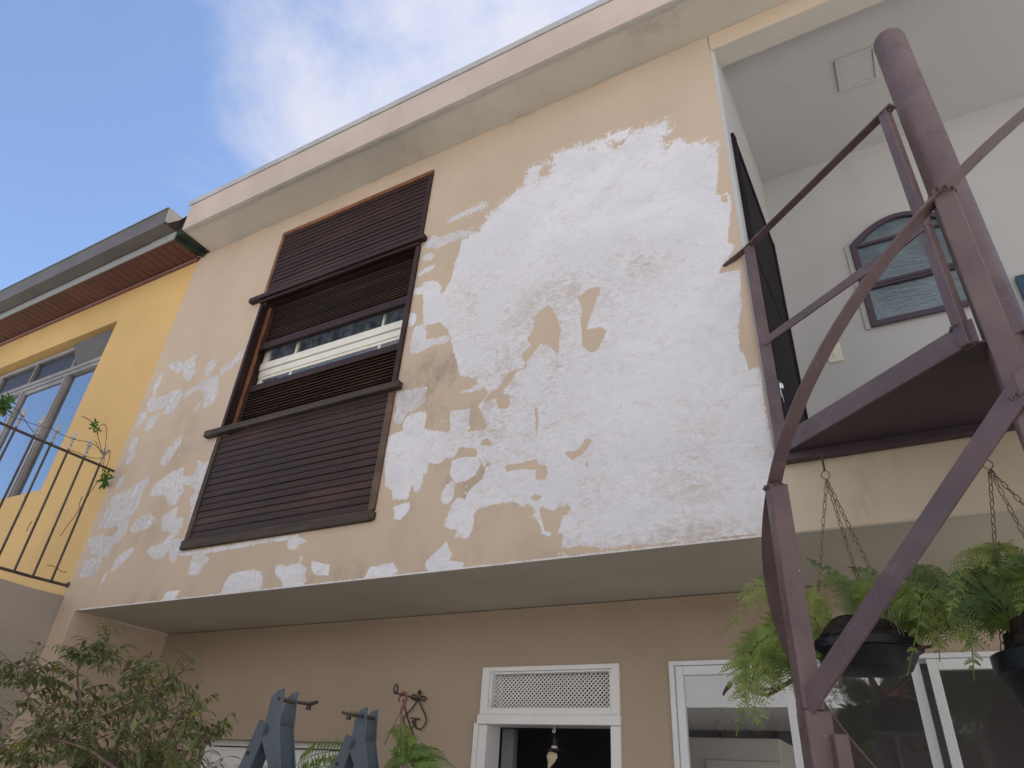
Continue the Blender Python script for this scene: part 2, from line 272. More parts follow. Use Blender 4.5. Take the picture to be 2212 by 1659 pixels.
MT = dict(
    facade=facade_material(),
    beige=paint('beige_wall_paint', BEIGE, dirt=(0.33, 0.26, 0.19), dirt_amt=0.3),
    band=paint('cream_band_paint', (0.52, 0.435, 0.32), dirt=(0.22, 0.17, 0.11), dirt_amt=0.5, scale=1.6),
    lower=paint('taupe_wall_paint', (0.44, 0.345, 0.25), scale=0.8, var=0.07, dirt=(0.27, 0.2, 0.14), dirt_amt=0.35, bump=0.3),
    soffit=paint('eave_paint', (0.54, 0.50, 0.43), dirt=(0.22, 0.18, 0.14), dirt_amt=0.6, scale=0.9, var=0.10),
    soffit2=paint('ceiling_paint', (0.48, 0.44, 0.36), scale=0.7, var=0.10, dirt=(0.30, 0.26, 0.2), dirt_amt=0.4),
    fascia=paint('fascia_paint', (0.53, 0.435, 0.36), var=0.10, dirt=(0.40, 0.29, 0.22), dirt_amt=0.45, scale=1.5),
    flash=paint('galvanised_flashing', (0.42, 0.41, 0.40), rough=0.5, var=0.12, dirt=(0.16, 0.15, 0.14), scale=3),
    loggia=paint('loggia_paint', (0.50, 0.49, 0.475), scale=0.9, var=0.05, dirt=(0.36, 0.35, 0.33), dirt_amt=0.4),
    yellow=paint('yellow_wall_paint', (0.63, 0.41, 0.155), var=0.09, dirt=(0.42, 0.26, 0.10), dirt_amt=0.6, scale=0.7, bump=0.4),
    cement=paint('rough_cement_render', (0.34, 0.295, 0.245), var=0.12, bump=0.8, bscale=34, dirt=(0.16, 0.15, 0.13), scale=1.2),
    white=paint('white_gloss_paint', (0.78, 0.77, 0.74), rough=0.4, var=0.03, bump=0.05, dirt=(0.5, 0.47, 0.42), dirt_amt=0.3, spec=0.5),
    alu=paint('white_aluminium', (0.72, 0.73, 0.72), rough=0.35, var=0.03, bump=0, spec=0.5),
    greymetal=paint('grey_window_steel', (0.27, 0.25, 0.23), rough=0.45, var=0.15, bump=0.2, dirt=(0.09, 0.08, 0.07), scale=4),
    gutter=paint('weathered_zinc', (0.125, 0.11, 0.10), rough=0.55, var=0.14, bump=0.05, dirt=(0.24, 0.22, 0.21), dirt_amt=0.4, scale=2),
    trim=paint('pale_green_trim', (0.31, 0.325, 0.31), rough=0.5, var=0.05, dirt=(0.2, 0.22, 0.19)),
    mould=paint('mouldy_green_board', (0.022, 0.032, 0.026), var=0.5, scale=12, rough=0.7),
    woodsoffit=wood('soffit_boards', (0.075, 0.030, 0.024), (0.125, 0.050, 0.036), 0.5, (14, 1.2, 8)),
    redtrim=paint('soffit_cornice_paint', (0.16, 0.055, 0.045), rough=0.4, var=0.15, bump=0.1),
    shutter=wood('dark_stained_shutter', (0.018, 0.009, 0.009), (0.044, 0.020, 0.015), 0.50, wear=(0.16, 0.12, 0.10)),
    shutterold=wood('weathered_shutter', (0.020, 0.012, 0.010), (0.060, 0.030, 0.020), 0.58, wear=(0.22, 0.17, 0.13)),
    edgewood=wood('bare_brown_frame', (0.12, 0.045, 0.022), (0.24, 0.10, 0.045), 0.55, (6, 6, 2), wear=(0.30, 0.20, 0.12)),
    sillbrown=wood('worn_brown_frame', (0.06, 0.038, 0.026), (0.14, 0.09, 0.055), 0.6, (6, 6, 2), wear=(0.26, 0.2, 0.14)),
    sill=wood('grey_worn_sill', (0.034, 0.025, 0.019), (0.085, 0.062, 0.045), 0.7, wear=(0.28, 0.24, 0.18)),
    sash=paint('cream_sash_paint', (0.78, 0.75, 0.64), rough=0.4, var=0.03, bump=0.05, dirt=(0.30, 0.25, 0.18), dirt_amt=0.35, scale=6),
    curtain=leafmat('grey_curtain', (0.17, 0.17, 0.18), (0.33, 0.33, 0.34), None, 0.5),
    stair=old_metal_paint(),
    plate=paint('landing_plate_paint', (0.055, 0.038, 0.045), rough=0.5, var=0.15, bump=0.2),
    darkwood=paint('dark_door_paint', (0.022, 0.018, 0.022), rough=0.75, var=0.2, bump=0.1, spec=0.12),
    winmaroon=paint('maroon_window_frame', (0.085, 0.06, 0.085), rough=0.4, var=0.1, bump=0.1),
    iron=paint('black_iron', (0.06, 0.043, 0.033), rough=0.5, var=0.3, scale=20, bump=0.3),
    railing=paint('brown_painted_iron', (0.075, 0.055, 0.045), rough=0.5, var=0.25, scale=14, bump=0.4, dirt=(0.22, 0.18, 0.15), dirt_amt=0.5),
    silver=paint('silver_paint', (0.42, 0.39, 0.37), rough=0.4, var=0.15, scale=16, bump=0.2, metal=0.3),
    blue=paint('blue_grey_ladder_paint', (0.060, 0.078, 0.098), rough=0.42, var=0.12, scale=7, bump=0.5, bscale=28, dirt=(0.05, 0.055, 0.06), spec=0.5),
    chain=paint('tarnished_chain', (0.16, 0.13, 0.09), rough=0.4, var=0.3, scale=30, bump=0, metal=0.6),
    pot=paint('black_plastic_pot', (0.011, 0.011, 0.013), rough=0.42, var=0.2, scale=8, bump=0.2),
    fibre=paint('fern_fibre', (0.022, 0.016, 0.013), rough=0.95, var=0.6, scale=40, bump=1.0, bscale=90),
    rhizome=paint('brown_rhizome', (0.07, 0.04, 0.03), rough=0.8, var=0.3, scale=30, bump=0.6),
    hookred=paint('faded_red_hook', (0.23, 0.085, 0.085), rough=0.5, var=0.1, bump=0),
    bark=paint('grey_brown_bark', (0.15, 0.105, 0.08), rough=0.85, var=0.25, scale=20, bump=0.6, bscale=50),
    vine=paint('vine_stem', (0.12, 0.075, 0.035), rough=0.8, var=0.3, scale=20, bump=0.3),
    leaf=leafmat('shrub_leaf', (0.115, 0.145, 0.05), (0.20, 0.22, 0.075), (0.20, 0.26, 0.055), 0.3, 0.02),
    leafy=leafmat('yellowing_leaf', (0.24, 0.26, 0.04), (0.30, 0.28, 0.05), None, 0.4),
    fern=leafmat('fern_green', (0.18, 0.25, 0.06), (0.28, 0.36, 0.085), (0.33, 0.38, 0.09), 0.5),
    ferny=leafmat('fern_lime', (0.25, 0.31, 0.09), (0.34, 0.38, 0.11), None, 0.45),
    fernd=leafmat('fern_dark', (0.11, 0.17, 0.06), (0.18, 0.25, 0.075), None, 0.4),
    palm=leafmat('palm_green', (0.11, 0.20, 0.04), (0.19, 0.30, 0.06), None, 0.4),
    vineleaf=leafmat('vine_leaf', (0.05, 0.12, 0.025), (0.08, 0.17, 0.035), None, 0.3),
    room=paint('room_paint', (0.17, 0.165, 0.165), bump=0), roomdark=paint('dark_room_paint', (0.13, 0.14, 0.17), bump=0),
    cream=paint('cream_laminate', (0.84, 0.81, 0.74), rough=0.4, bump=0),
    plastic=paint('cream_switch_plastic', (0.72, 0.68, 0.54), rough=0.35, bump=0, var=0.02),
    steelkey=paint('nickel', (0.75, 0.75, 0.75), rough=0.25, bump=0, metal=1.0),
    cloth=paint('beige_cloth', (0.50, 0.43, 0.28), rough=0.9, bump=0.3), hat=paint('brown_felt', (0.05, 0.035, 0.03), rough=0.9), band2=paint('pale_band', (0.6, 0.55, 0.45), bump=0),
    ground=paint('pale_patio_concrete', (0.46, 0.44, 0.41), scale=0.5, var=0.12, dirt=(0.25, 0.24, 0.22), bump=0.3),
    earth=paint('planting_soil', (0.07, 0.05, 0.035), rough=0.95, bump=0.8, bscale=30),
    oppo=paint('opposite_white_render', (0.76, 0.74, 0.72), scale=0.9, var=0.06, dirt=(0.5, 0.38, 0.28), dirt_amt=0.4),
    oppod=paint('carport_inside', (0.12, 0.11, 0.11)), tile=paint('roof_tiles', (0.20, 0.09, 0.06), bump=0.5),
    gl=glass('window_glass', (0.78, 0.82, 0.85), 0.10), glneigh=glass('neighbour_glass', (0.35, 0.42, 0.5), 0.42),
    ventglass=paint('dusty_vent_glass', (0.085, 0.08, 0.075), rough=0.6, var=.3, bump=0), gltop=paint('dark_transom_glass', (0.045, 0.045, 0.055), rough=0.35, var=.25, bump=0),
    gldoor=glass('sliding_door_glass', (0.94, 0.94, 0.93), 0.10), globs=glass('obscured_glass', (0.62, 0.70, 0.72), 0.12, 34, 0.22),
    glblue=paint('blue_door_paint', (0.03, 0.075, 0.12), rough=0.35, bump=0),
)

# ------------------------------------------------------------------ facade: traced filler patches -> signed distance on the wall
ZM = {'3': (1600, 400, .6027), '4': (1500, 1200, .48216), '5': (2300, 1200, .48232), '6': (1500, 1800, .45208), '7': (300, 1800, .5425),
      '8': (300, 1300, .48222), 'B': (600, 1400, .5425), 'A': (600, 600, .5425), 'e': (2700, 0, .6632), 's': (2700, 1000, .6632), 'x': (0, 0, 1)}
def tr(seq):
    """'z x y x y ... z x y' -> wall (x, z) points, z = zoom frame the numbers were read in"""
    o = []; k = 'x'; it = iter(seq.split())
    for t in it:
        if t in ZM: k = t; t = next(it)
        a, b, s = ZM[k]; X = a+float(t)*s; Y = b+float(next(it))*s
        p = onp(X*.54216, Y*.54216, 1, 0.0); o.append((p.x, p.z))
    return np.array(o)
XL, XR, ZT = -0.19, 4.197, 3.0
SH = (0.872, 2.293, 0.30, 2.815)      # shutter opening in the facade
MAIN = """e 242 850 e 243 950 e 246 1010 e 236 1120 e 228 1168 e 262 1172 e 300 1152 e 318 1180 e 322 1262 e 300 1450 e 345 1475 e 300 1560 e 258 1615
 s 252 132 s 300 125 s 380 112 s 376 180 s 370 250 s 385 330 s 365 450 s 370 590 s 405 640 s 415 690 s 432 722 s 470 700 s 495 695 s 508 800 s 520 900 s 525 960 s 545 1050
 s 575 1190 s 640 1300 s 720 1600 x 3180 2120 x 3050 2128 x 2950 2130 x 2850 2145 x 2700 2160
 6 2212 828 6 2100 838 6 2010 850 6 1900 843 6 1790 822 6 1700 843 6 1625 850 6 1642 720 6 1600 712 6 1640 620 6 1625 580 6 1690 545 6 1712 500 6 1690 458 6 1660 462 6 1640 492 6 1625 430 6 1610 490 6 1560 525 6 1500 498
 6 1455 480 6 1430 512 6 1445 580 6 1470 630 6 1485 700 6 1545 713 6 1543 738 6 1480 742 6 1452 715 6 1425 630 6 1405 570 6 1330 575 6 1385 552 6 1382 500 6 1325 455 6 1290 498 6 1260 465 6 1205 438 6 1110 455 6 1020 468 6 900 505 6 858 545 6 862 620 6 845 695 6 800 760 6 690 752 6 712 682 6 650 690 6 590 655 6 625 570 6 650 480 6 708 402 6 772 415
 4 730 1640 4 745 1590 4 800 1525 4 882 1468 4 902 1380 4 850 1310 4 832 1282 4 832 1218 4 684 1206 4 640 1290 4 570 1300 4 548 1330 4 505 1352 4 424 1328 4 420 1420 4 388 1432 4 375 1500 4 348 1578 4 310 1575 4 300 1520 4 278 1560 4 255 1640 4 130 1640 4 125 1560 4 70 1520 4 66 1350 4 75 1250 4 100 1108
 4 215 1080 4 400 1055 4 480 1070 4 605 1088 4 690 1097 4 800 1072 4 915 1052 4 900 1005 4 888 955 4 840 872 4 862 832 4 920 770 4 905 715 4 845 735 4 820 735 4 800 700 4 835 690 4 825 640 4 760 618 4 692 622 4 655 470 4 612 330 4 605 270 4 585 232 4 520 175 4 450 192 4 385 192 4 384 80
 3 145 1480 3 143 1340 3 138 1205 3 200 1190 3 240 1200 3 268 1235 3 250 1280 3 285 1262 3 300 1225 3 325 1200 3 340 1130 3 352 1075 3 385 1000 3 397 925 3 435 900 3 450 880 3 500 868 3 560 785 3 640 695 3 665 660 3 700 638 3 760 600 3 800 560 3 825 480 3 845 440 3 890 425 3 985 412 3 1000 360 3 1060 330 3 1110 300 3 1230 285 3 1320 245 3 1400 218 3 1480 195 3 1530 208 3 1570 205 3 1620 165 3 1700 150 3 1745 115 3 1780 140 3 1770 215 3 1735 240 3 1740 330 3 1770 320 3 1795 275 3 1840 260 3 1885 290 3 1945 265 3 1975 262 3 2045 290"""
OPS = [('+', MAIN, 0.25)]
H = lambda s: OPS.append(('-', s, 0.15))
P = lambda s, r=0.2, wr=0: OPS.append(('+', s, r, wr))
H("4 1200 440 4 1232 500 4 1240 550 4 1165 575 4 1035 762 4 1095 770 4 1102 840 4 1085 885 4 1000 890 4 995 840 4 985 795 4 890 842 4 905 800 4 930 765 4 1000 720 4 1080 600 4 1150 560 4 1225 545 4 1230 520")
H("4 1420 30 4 1450 60 4 1490 140 4 1525 230 4 1510 300 4 1505 440 4 1430 370 4 1360 352 4 1230 505 4 1198 470 4 1212 420 4 1285 370 4 1240 312 4 1300 230 4 1312 120 4 1370 60")
H("3 1322 1230 3 1240 1240 3 1200 1275 3 1165 1300 3 1195 1400 3 1180 1460 3 1195 1530 4 1695 250 4 1705 380 4 1780 430 4 1830 400 4 1905 240 4 1850 215 4 1730 235 4 1765 130")
H("6 1140 118 6 1280 98 6 1400 60 6 1430 110 6 1500 118 6 1510 190 6 1480 240 6 1412 245 6 1398 190 6 1412 158 6 1280 150 6 1180 168 6 1128 170")
H("6 1355 400 6 1390 375 6 1452 390 6 1430 430 6 1370 420"); H("4 840 1192 4 910 1130 4 950 1172 4 985 1195")
H("4 1550 1245 4 1640 1240 4 1700 1198 4 1728 1135 4 1785 1148 4 1720 1252 4 1620 1310 4 1570 1272"); H("4 1310 870 4 1330 880 4 1340 980 4 1328 1110 4 1313 1060")
H("3 915 500 3 925 450 3 960 420 3 995 430 3 985 480 3 950 505"); H("3 1360 290 3 1470 262 3 1490 282 3 1430 302"); H("3 905 515 3 925 518 3 915 545"); H("3 1240 325 3 1275 315 3 1262 335")
H("4 780 655 4 820 645 4 832 690 4 795 702"); H("4 905 1362 4 915 1325 4 945 1345 4 930 1362"); H("6 1840 80 6 1865 90 6 1868 125 6 1845 140"); H("3 2110 630 3 2150 625 3 2160 680 3 2120 670")
# islands right of the shutter
P("3 295 805 3 330 770 3 430 730 3 560 663 3 575 680 3 540 710 3 380 788 3 310 812", .3, .6)
P("3 140 975 3 175 920 3 215 885 3 260 905 3 330 875 3 400 855 3 470 858 3 510 866 3 440 892 3 340 930 3 230 985 3 190 975", .4, .7)
P("3 135 1035 3 195 1005 3 215 1030 3 195 1055 3 140 1065", .3, .4); P("3 105 1145 3 165 1100 3 230 1080 3 210 1115 3 110 1165", .3, .4); P("3 80 1245 3 140 1230 3 145 1282 3 75 1287", .2)
P("4 285 95 4 325 108 4 332 150 4 308 205 4 262 212 4 270 140", .15)
P("4 320 205 4 390 190 4 412 180 4 410 312 4 500 300 4 605 283 4 605 322 4 560 352 4 470 365 4 400 402 4 340 425 4 270 432 4 285 330 4 290 270", .35, .4)
P("4 160 760 4 240 735 4 360 712 4 422 708 4 405 760 4 400 840 4 360 860 4 330 890 4 340 905 4 270 915 4 220 975 4 215 1010 4 150 1015 4 140 960 4 170 880 4 150 810", .3, .9)
P("4 225 1000 4 260 940 4 340 915 4 408 910 4 415 960 4 395 1050 4 400 1075 4 220 1095 4 215 1020", .1, .2)
P("4 612 905 4 775 885 4 765 1010 4 770 1055 4 690 1098 4 600 1092 4 610 1010 4 485 985 4 490 978 4 602 1000", .12)
P("4 690 740 4 740 728 4 850 716 4 830 738 4 695 765", .3)
P("4 625 1315 4 700 1292 4 830 1285 4 858 1350 4 825 1430 4 740 1490 4 645 1500 4 605 1430", .08); P("6 570 380 6 610 290 6 660 262 6 692 290 6 680 400 6 640 465 6 590 462 6 565 420", .08)
P("6 140 490 6 220 460 6 295 440 6 290 510 6 250 560 6 200 610 6 150 590 6 160 540", .2); P("6 425 975 6 620 790 6 640 850 6 665 910 6 640 970 6 700 960 6 775 980 6 770 1010 6 720 1030 6 480 1060 6 440 1030", .15)
P("6 -110 1130 6 -60 1010 6 0 1010 6 60 990 6 150 970 6 170 1010 6 190 1060 6 150 1080 6 130 1102 6 0 1120", .2)
P("6 785 290 6 805 288 6 788 385 6 778 370", .2); P("6 1180 960 6 1240 935 6 1245 958", .3); P("6 1580 900 6 1660 882 6 1680 905 6 1590 915", .3)
# islands left of the shutter
for s in ("8 765 325 8 800 295 8 865 285 8 890 310 8 930 270 8 1020 218 8 990 280 8 1000 390 8 960 440 8 920 467 8 890 410 8 890 370 8 840 390 8 800 360",
          "8 1065 380 8 1080 330 8 1120 280 8 1172 258 8 1165 310 8 1130 370 8 1090 412", "8 1190 420 8 1200 350 8 1250 310 8 1320 270 8 1340 230 8 1400 182 8 1380 260 8 1330 300 8 1260 370",
          "8 640 500 8 715 375 8 720 430 8 670 520 8 660 600 8 740 565 8 800 535 8 870 510 8 890 560 8 860 610 8 820 690 8 780 740 8 725 720 8 760 650 8 690 690 8 640 712 8 600 700 8 590 640 8 640 570",
          "8 890 560 8 960 510 8 1040 460 8 1110 420 8 1182 400 8 1187 480 8 1175 560 8 1140 640 8 1045 687 8 1065 620 8 1055 560 8 1040 520 8 980 540 8 900 605",
          "8 490 832 8 540 720 8 600 700 8 590 760 8 520 832", "8 570 862 8 600 760 8 690 713 8 670 790 8 610 862", "8 975 720 8 990 670 8 1045 610 8 1020 680",
          "8 415 1140 8 440 1020 8 480 920 8 525 925 8 500 1010 8 490 1080 8 440 1145", "8 695 1140 8 740 1040 8 820 950 8 882 905 8 865 970 8 790 1100 8 740 1160", "8 330 1350 8 345 1270 8 405 1220 8 400 1290 8 360 1340",
          "7 290 310 7 410 270 7 470 220 7 548 165 7 540 230 7 490 290 7 480 360 7 440 440 7 390 500 7 380 580 7 300 682 7 270 620 7 330 550 7 165 567 7 220 450 7 250 360",
          "7 395 572 7 450 500 7 540 440 7 602 505 7 540 560 7 430 597", "7 92 640 7 190 603 7 300 640 7 270 700 7 240 780 7 130 762 7 110 740", "7 22 932 7 60 820 7 120 780 7 200 770 7 170 850 7 150 907"): P(s, .35, 1.0)
P("7 260 880 7 290 800 7 350 740 7 438 688 7 410 760 7 360 800 7 310 850 7 285 882", .3, .5); P("7 165 1022 7 200 930 7 237 862 7 225 920 7 185 990", .2, .3)
P("7 545 325 7 580 240 7 700 150 7 800 110 7 790 180 7 870 170 7 900 100 7 880 60 7 960 80 7 1030 40 7 960 180 7 910 340 7 870 470 7 810 690 7 785 740 7 750 770 7 720 820 7 695 790 7 690 720 7 640 780 7 570 790 7 520 735 7 545 700 7 640 670 7 700 590 7 640 580 7 630 560 7 640 470 7 755 398 7 740 480 7 797 488 7 780 560 7 720 640 7 800 640 7 850 440 7 845 340 7 880 290 7 850 250 7 790 240 7 800 280 7 740 380 7 700 400 7 675 380 7 660 320", .3, .7)
P("8 1140 1000 8 1160 930 8 1190 935 8 1150 1080 8 1060 1400 8 1030 1500 8 1040 1420 8 1090 1200", .2)
P("7 825 907 7 860 760 7 930 750 7 995 788 7 940 830 7 905 900 7 860 907", .3, .5); P("7 760 748 7 1100 690 7 1400 640 7 1640 607 7 1640 632 7 1380 672 7 1180 712 7 900 752 7 770 767", .25)
P("7 1555 690 7 1560 650 7 1640 620 7 1705 660 7 1650 680 7 1620 720 7 1570 715", .2); P("7 1060 1057 7 1100 950 7 1140 900 7 1250 870 7 1330 863 7 1377 900 7 1370 980 7 1350 1027 7 1060 1062", .3, .3)
P("7 1465 870 7 1480 835 7 1560 835 7 1650 820 7 1697 850 7 1697 950 7 1660 1002 7 1540 1010 7 1510 940 7 1470 900", .3, .2); P("7 1740 803 7 1872 828 7 1862 907 7 1760 907 7 1730 870", .2); P("7 635 1097 7 670 1025 7 778 1016 7 730 1082", .1)
P("7 1650 770 7 1670 768 7 1662 815 7 1652 815", .2); P("B 1730 650 B 1748 560 B 1700 870 B 1690 900", .1)

def grid_mesh(x0, x1, z0, z1, step, cut):
    xs = sorted(set(np.round(np.concatenate([np.linspace(x0, x1, int((x1-x0)/step)+2)]+[[c] for c in (cut[0], cut[1]) if x0 < c < x1]), 4)))
    zs = sorted(set(np.round(np.concatenate([np.linspace(z0, z1, int((z1-z0)/step)+2)]+[[c] for c in (cut[2], cut[3]) if z0 < c < z1]), 4)))
    xs, zs = np.array(xs), np.array(zs); nx, nz = len(xs), len(zs)
    X, Z = np.meshgrid(xs, zs); V = np.stack([X.ravel(), np.zeros(nx*nz), Z.ravel()], 1)
    i, j = np.meshgrid(np.arange(nx-1), np.arange(nz-1)); i, j = i.ravel(), j.ravel()
    cx_, cz_ = (xs[i]+xs[i+1])/2, (zs[j]+zs[j+1])/2
    keep = ~((cx_ > cut[0]) & (cx_ < cut[1]) & (cz_ > cut[2]) & (cz_ < cut[3]))
    a = (j*nx+i)[keep]; return V, np.stack([a, a+1, a+nx+1, a+nx], 1)
def sdf(pts, poly):
    ins = np.zeros(len(pts), bool); d = np.full(len(pts), 1e9); n = len(poly)
    for k in range(n):
        A, B = poly[k], poly[(k+1) % n]; ab = B-A; l2 = max(ab@ab, 1e-12)
        t = np.clip(((pts-A)@ab)/l2, 0, 1); d = np.minimum(d, ((pts-A-t[:, None]*ab)**2).sum(1))
        c = ((A[1] > pts[:, 1]) != (B[1] > pts[:, 1]))
        if abs(B[1]-A[1]) > 1e-9: ins ^= c & (pts[:, 0] < (B[0]-A[0])*(pts[:, 1]-A[1])/(B[1]-A[1])+A[0])
    return np.where(ins, 1, -1)*np.sqrt(d)

house = empty('beige_house', (0, 0, -2.46), 'two-storey beige house with large white plaster patches, brown shutter and open loggia', 'house')
V, Fq = grid_mesh(XL, XR, 0.0, ZT, 0.011, SH)
V2, F2 = grid_mesh(XL, 0.0, -2.46, 0.0, 0.03, (9, 9, 9, 9)); Fq = np.concatenate([Fq, F2+len(V)]); V = np.concatenate([V, V2])
pts = V[:, [0, 2]]; S = np.full(len(pts), -0.08); RG = np.zeros(len(pts)); WR = np.zeros(len(pts))
for op in OPS:
    poly = tr(op[1]); lo, hi = poly.min(0)-0.09, poly.max(0)+0.09
    idx = np.where((pts[:, 0] > lo[0]) & (pts[:, 0] < hi[0]) & (pts[:, 1] > lo[1]) & (pts[:, 1] < hi[1]))[0]
    if not len(idx): continue
    d = np.clip(sdf(pts[idx], poly), -0.08, 0.08)
    if op[0] == '+':
        near = d > S[idx]; S[idx] = np.maximum(S[idx], d); RG[idx[near]] = op[2]
        if len(op) > 3: WR[idx[d > -0.01]] = op[3]
    else: S[idx] = np.minimum(S[idx], -d); RG[idx[d > -0.03]] = op[2]
# brushed-out ragged upper edge of the big patch; white bead along the bottom arris and round the worn frame
top = (pts[:, 0] > 2.55) & (pts[:, 0] < 4.2) & (pts[:, 1] > 2.02) & (S > -.075) & (S < .07); RG[top] = 2.6
bead = (pts[:, 0] > .03) & (pts[:, 1] >= 0) & (pts[:, 1] < 0.012); S[bead] = np.maximum(S[bead], 0.007-pts[bead, 1]); RG[bead] = .15
stain = np.exp(-((pts[:, 0]-2.58)/.28)**2-((pts[:, 1]-1.05)/.33)**2)*0.9 + np.exp(-((pts[:, 0]-2.75)/.3)**2-((pts[:, 1]-.42)/.22)**2)*.5 + np.exp(-((pts[:, 1]-.02)/.07)**2)*.5 + np.exp(-((pts[:, 0]-0.5)/.25)**2-((pts[:, 1]-1.0)/.5)**2)*.4+ np.exp(-((pts[:, 0]-0.25)/.3)**2-((pts[:, 1]-.45)/.12)**2)*.4 + np.exp(-((pts[:, 1]-3.0)/.03)**2)*.5
thin = np.exp(-((pts[:, 0]-3.02)/.35)**2-((pts[:, 1]-.90)/.45)**2)*1.3 + np.exp(-((pts[:, 0]-3.55)/.3)**2-((pts[:, 1]-1.45)/.12)**2)*.9 + np.exp(-((pts[:, 0]-2.75)/.25)**2-((pts[:, 1]-1.55)/.3)**2)*.6 + np.exp(-((pts[:, 0]-3.9)/.2)**2-((pts[:, 1]-.3)/.25)**2)*.8 + np.exp(-((pts[:, 0]-3.45)/.12)**2-((pts[:, 1]-.3)/.2)**2)*.7 + np.exp(-((pts[:, 1]-.04)/.04)**2)*(pts[:, 0] > 3)*1.0 + np.exp(-((pts[:, 0]-3.2)/.08)**2-((pts[:, 1]-1.2)/.3)**2)*.9 + np.exp(-((pts[:, 0]-3.55)/.35)**2-((pts[:, 1]-1.35)/.2)**2)*.6 + .1
me = bpy.data.meshes.new('facade_wall')
Vw = V.copy(); Vw[:, 2] += 2.46
nb = len(Vw); mb = MB()
x0, x1, z0, z1 = SH
mb.quad((x0, 0, z0), (x0, .18, z0), (x0, .18, z1), (x0, 0, z1)).quad((x1, 0, z0), (x1, .18, z0), (x1, .18, z1), (x1, 0, z1)).quad((x0, 0, z1), (x0, .18, z1), (x1, .18, z1), (x1, 0, z1)).quad((x0, 0, z0), (x0, .18, z0), (x1, .18, z0), (x1, 0, z0))
mb.box(XL, x0-.002, .002, .18, 0.002, ZT); mb.box(x1+.002, XR-.004, .002, .129, 0.002, ZT); mb.box(x0-.001, x1+.001, .003, .18, z1+.002, ZT); mb.box(x0-.001, x1+.001, .003, .18, 0.002, z0-.002); mb.box(XL, -0.001, .002, .18, -2.46, 0.001)
Vm = np.array(mb.v); Vm[:, 2] += 2.46
me.from_pydata(np.concatenate([Vw, Vm]).tolist(), [], Fq.tolist()+[tuple(i+nb for i in f) for f in mb.f]); me.update()
nx_ = len(Vm)
for nm, arr, dv in (('plaster', S, -.08), ('rough', RG, 0), ('wrinkle', WR, 0), ('stain', stain, 0.1), ('thin', np.clip(thin, 0, 1), 0)):
    at = me.attributes.new(nm, 'FLOAT', 'POINT'); at.data.foreach_set('value', np.concatenate([arr, np.full(nx_, dv)]).astype(np.float32))
me.materials.append(MT['facade']); fo = bpy.data.objects.new('facade_wall', me); COL.objects.link(fo); fo.parent = house
fo['label'] = 'beige painted wall with white plaster filler patches'
# front skin must face out
bm = bmesh.new(); bm.from_mesh(me)
for f in bm.faces:
    if abs(f.normal.y) > .9 and f.normal.y > 0 and abs(f.calc_center_median().y) < 1e-6: f.normal_flip()
bm.to_mesh(me); bm.free()

# ------------------------------------------------------------------ rest of the house
XE = 7.2
def walls_with_holes(x0, x1, z0, z1, y0, y1, holes, mb):
    xs = sorted({x0, x1, *[h[0] for h in holes], *[h[1] for h in holes]}); zs = sorted({z0, z1, *[h[2] for h in holes], *[h[3] for h in holes]})
    for i in range(len(xs)-1):
        for j in range(len(zs)-1):
            cx_, cz_ = (xs[i]+xs[i+1])/2, (zs[j]+zs[j+1])/2
            if any(h[0] < cx_ < h[1] and h[2] < cz_ < h[3] for h in holes): continue
            mb.quad((xs[i], y0, zs[j]), (xs[i+1], y0, zs[j]), (xs[i+1], y0, zs[j+1]), (xs[i], y0, zs[j+1]))
            mb.quad((xs[i], y1, zs[j]), (xs[i+1], y1, zs[j]), (xs[i+1], y1, zs[j+1]), (xs[i], y1, zs[j+1]))
    for a, b, c, d in holes:
        mb.quad((a, y0, c), (a, y1, c), (a, y1, d), (a, y0, d)); mb.quad((b, y0, c), (b, y1, c), (b, y1, d), (b, y0, d)); mb.quad((a, y0, d), (a, y1, d), (b, y1, d), (b, y0, d)); mb.quad((a, y0, c), (a, y1, c), (b, y1, c), (b, y0, c))
    return mb
D1 = .674
WIN_G = (0.62, 1.765, -1.75, -.632); DOOR = (2.60, 3.30, -2.44, -.290); SLD = (3.548, 5.75, -2.44, -.288)
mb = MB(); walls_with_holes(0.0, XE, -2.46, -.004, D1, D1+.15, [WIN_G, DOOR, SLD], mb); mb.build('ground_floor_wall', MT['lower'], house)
MB().box(-.19, 0.0, .181, 3.6, -2.46, 0.0).build('side_wall', MT['beige'], house)
MB().box(.001, XR+.3, .004, D1+.2, .0, .02).box(XR+.3, XE, .004, D1+.2, .0, .0201).build('overhang_ceiling', MT['soffit2'], house)
MB().box(XR+.003, XE, 0.0, .2, 0.002, .283).build('slab_edge', MT['band'], house, bevel=.004, label='cream painted slab edge below the loggia')
MB().box(XR+.001, XE, .201, 1.4, .1, .279).build('loggia_floor', MT['cement'], house)
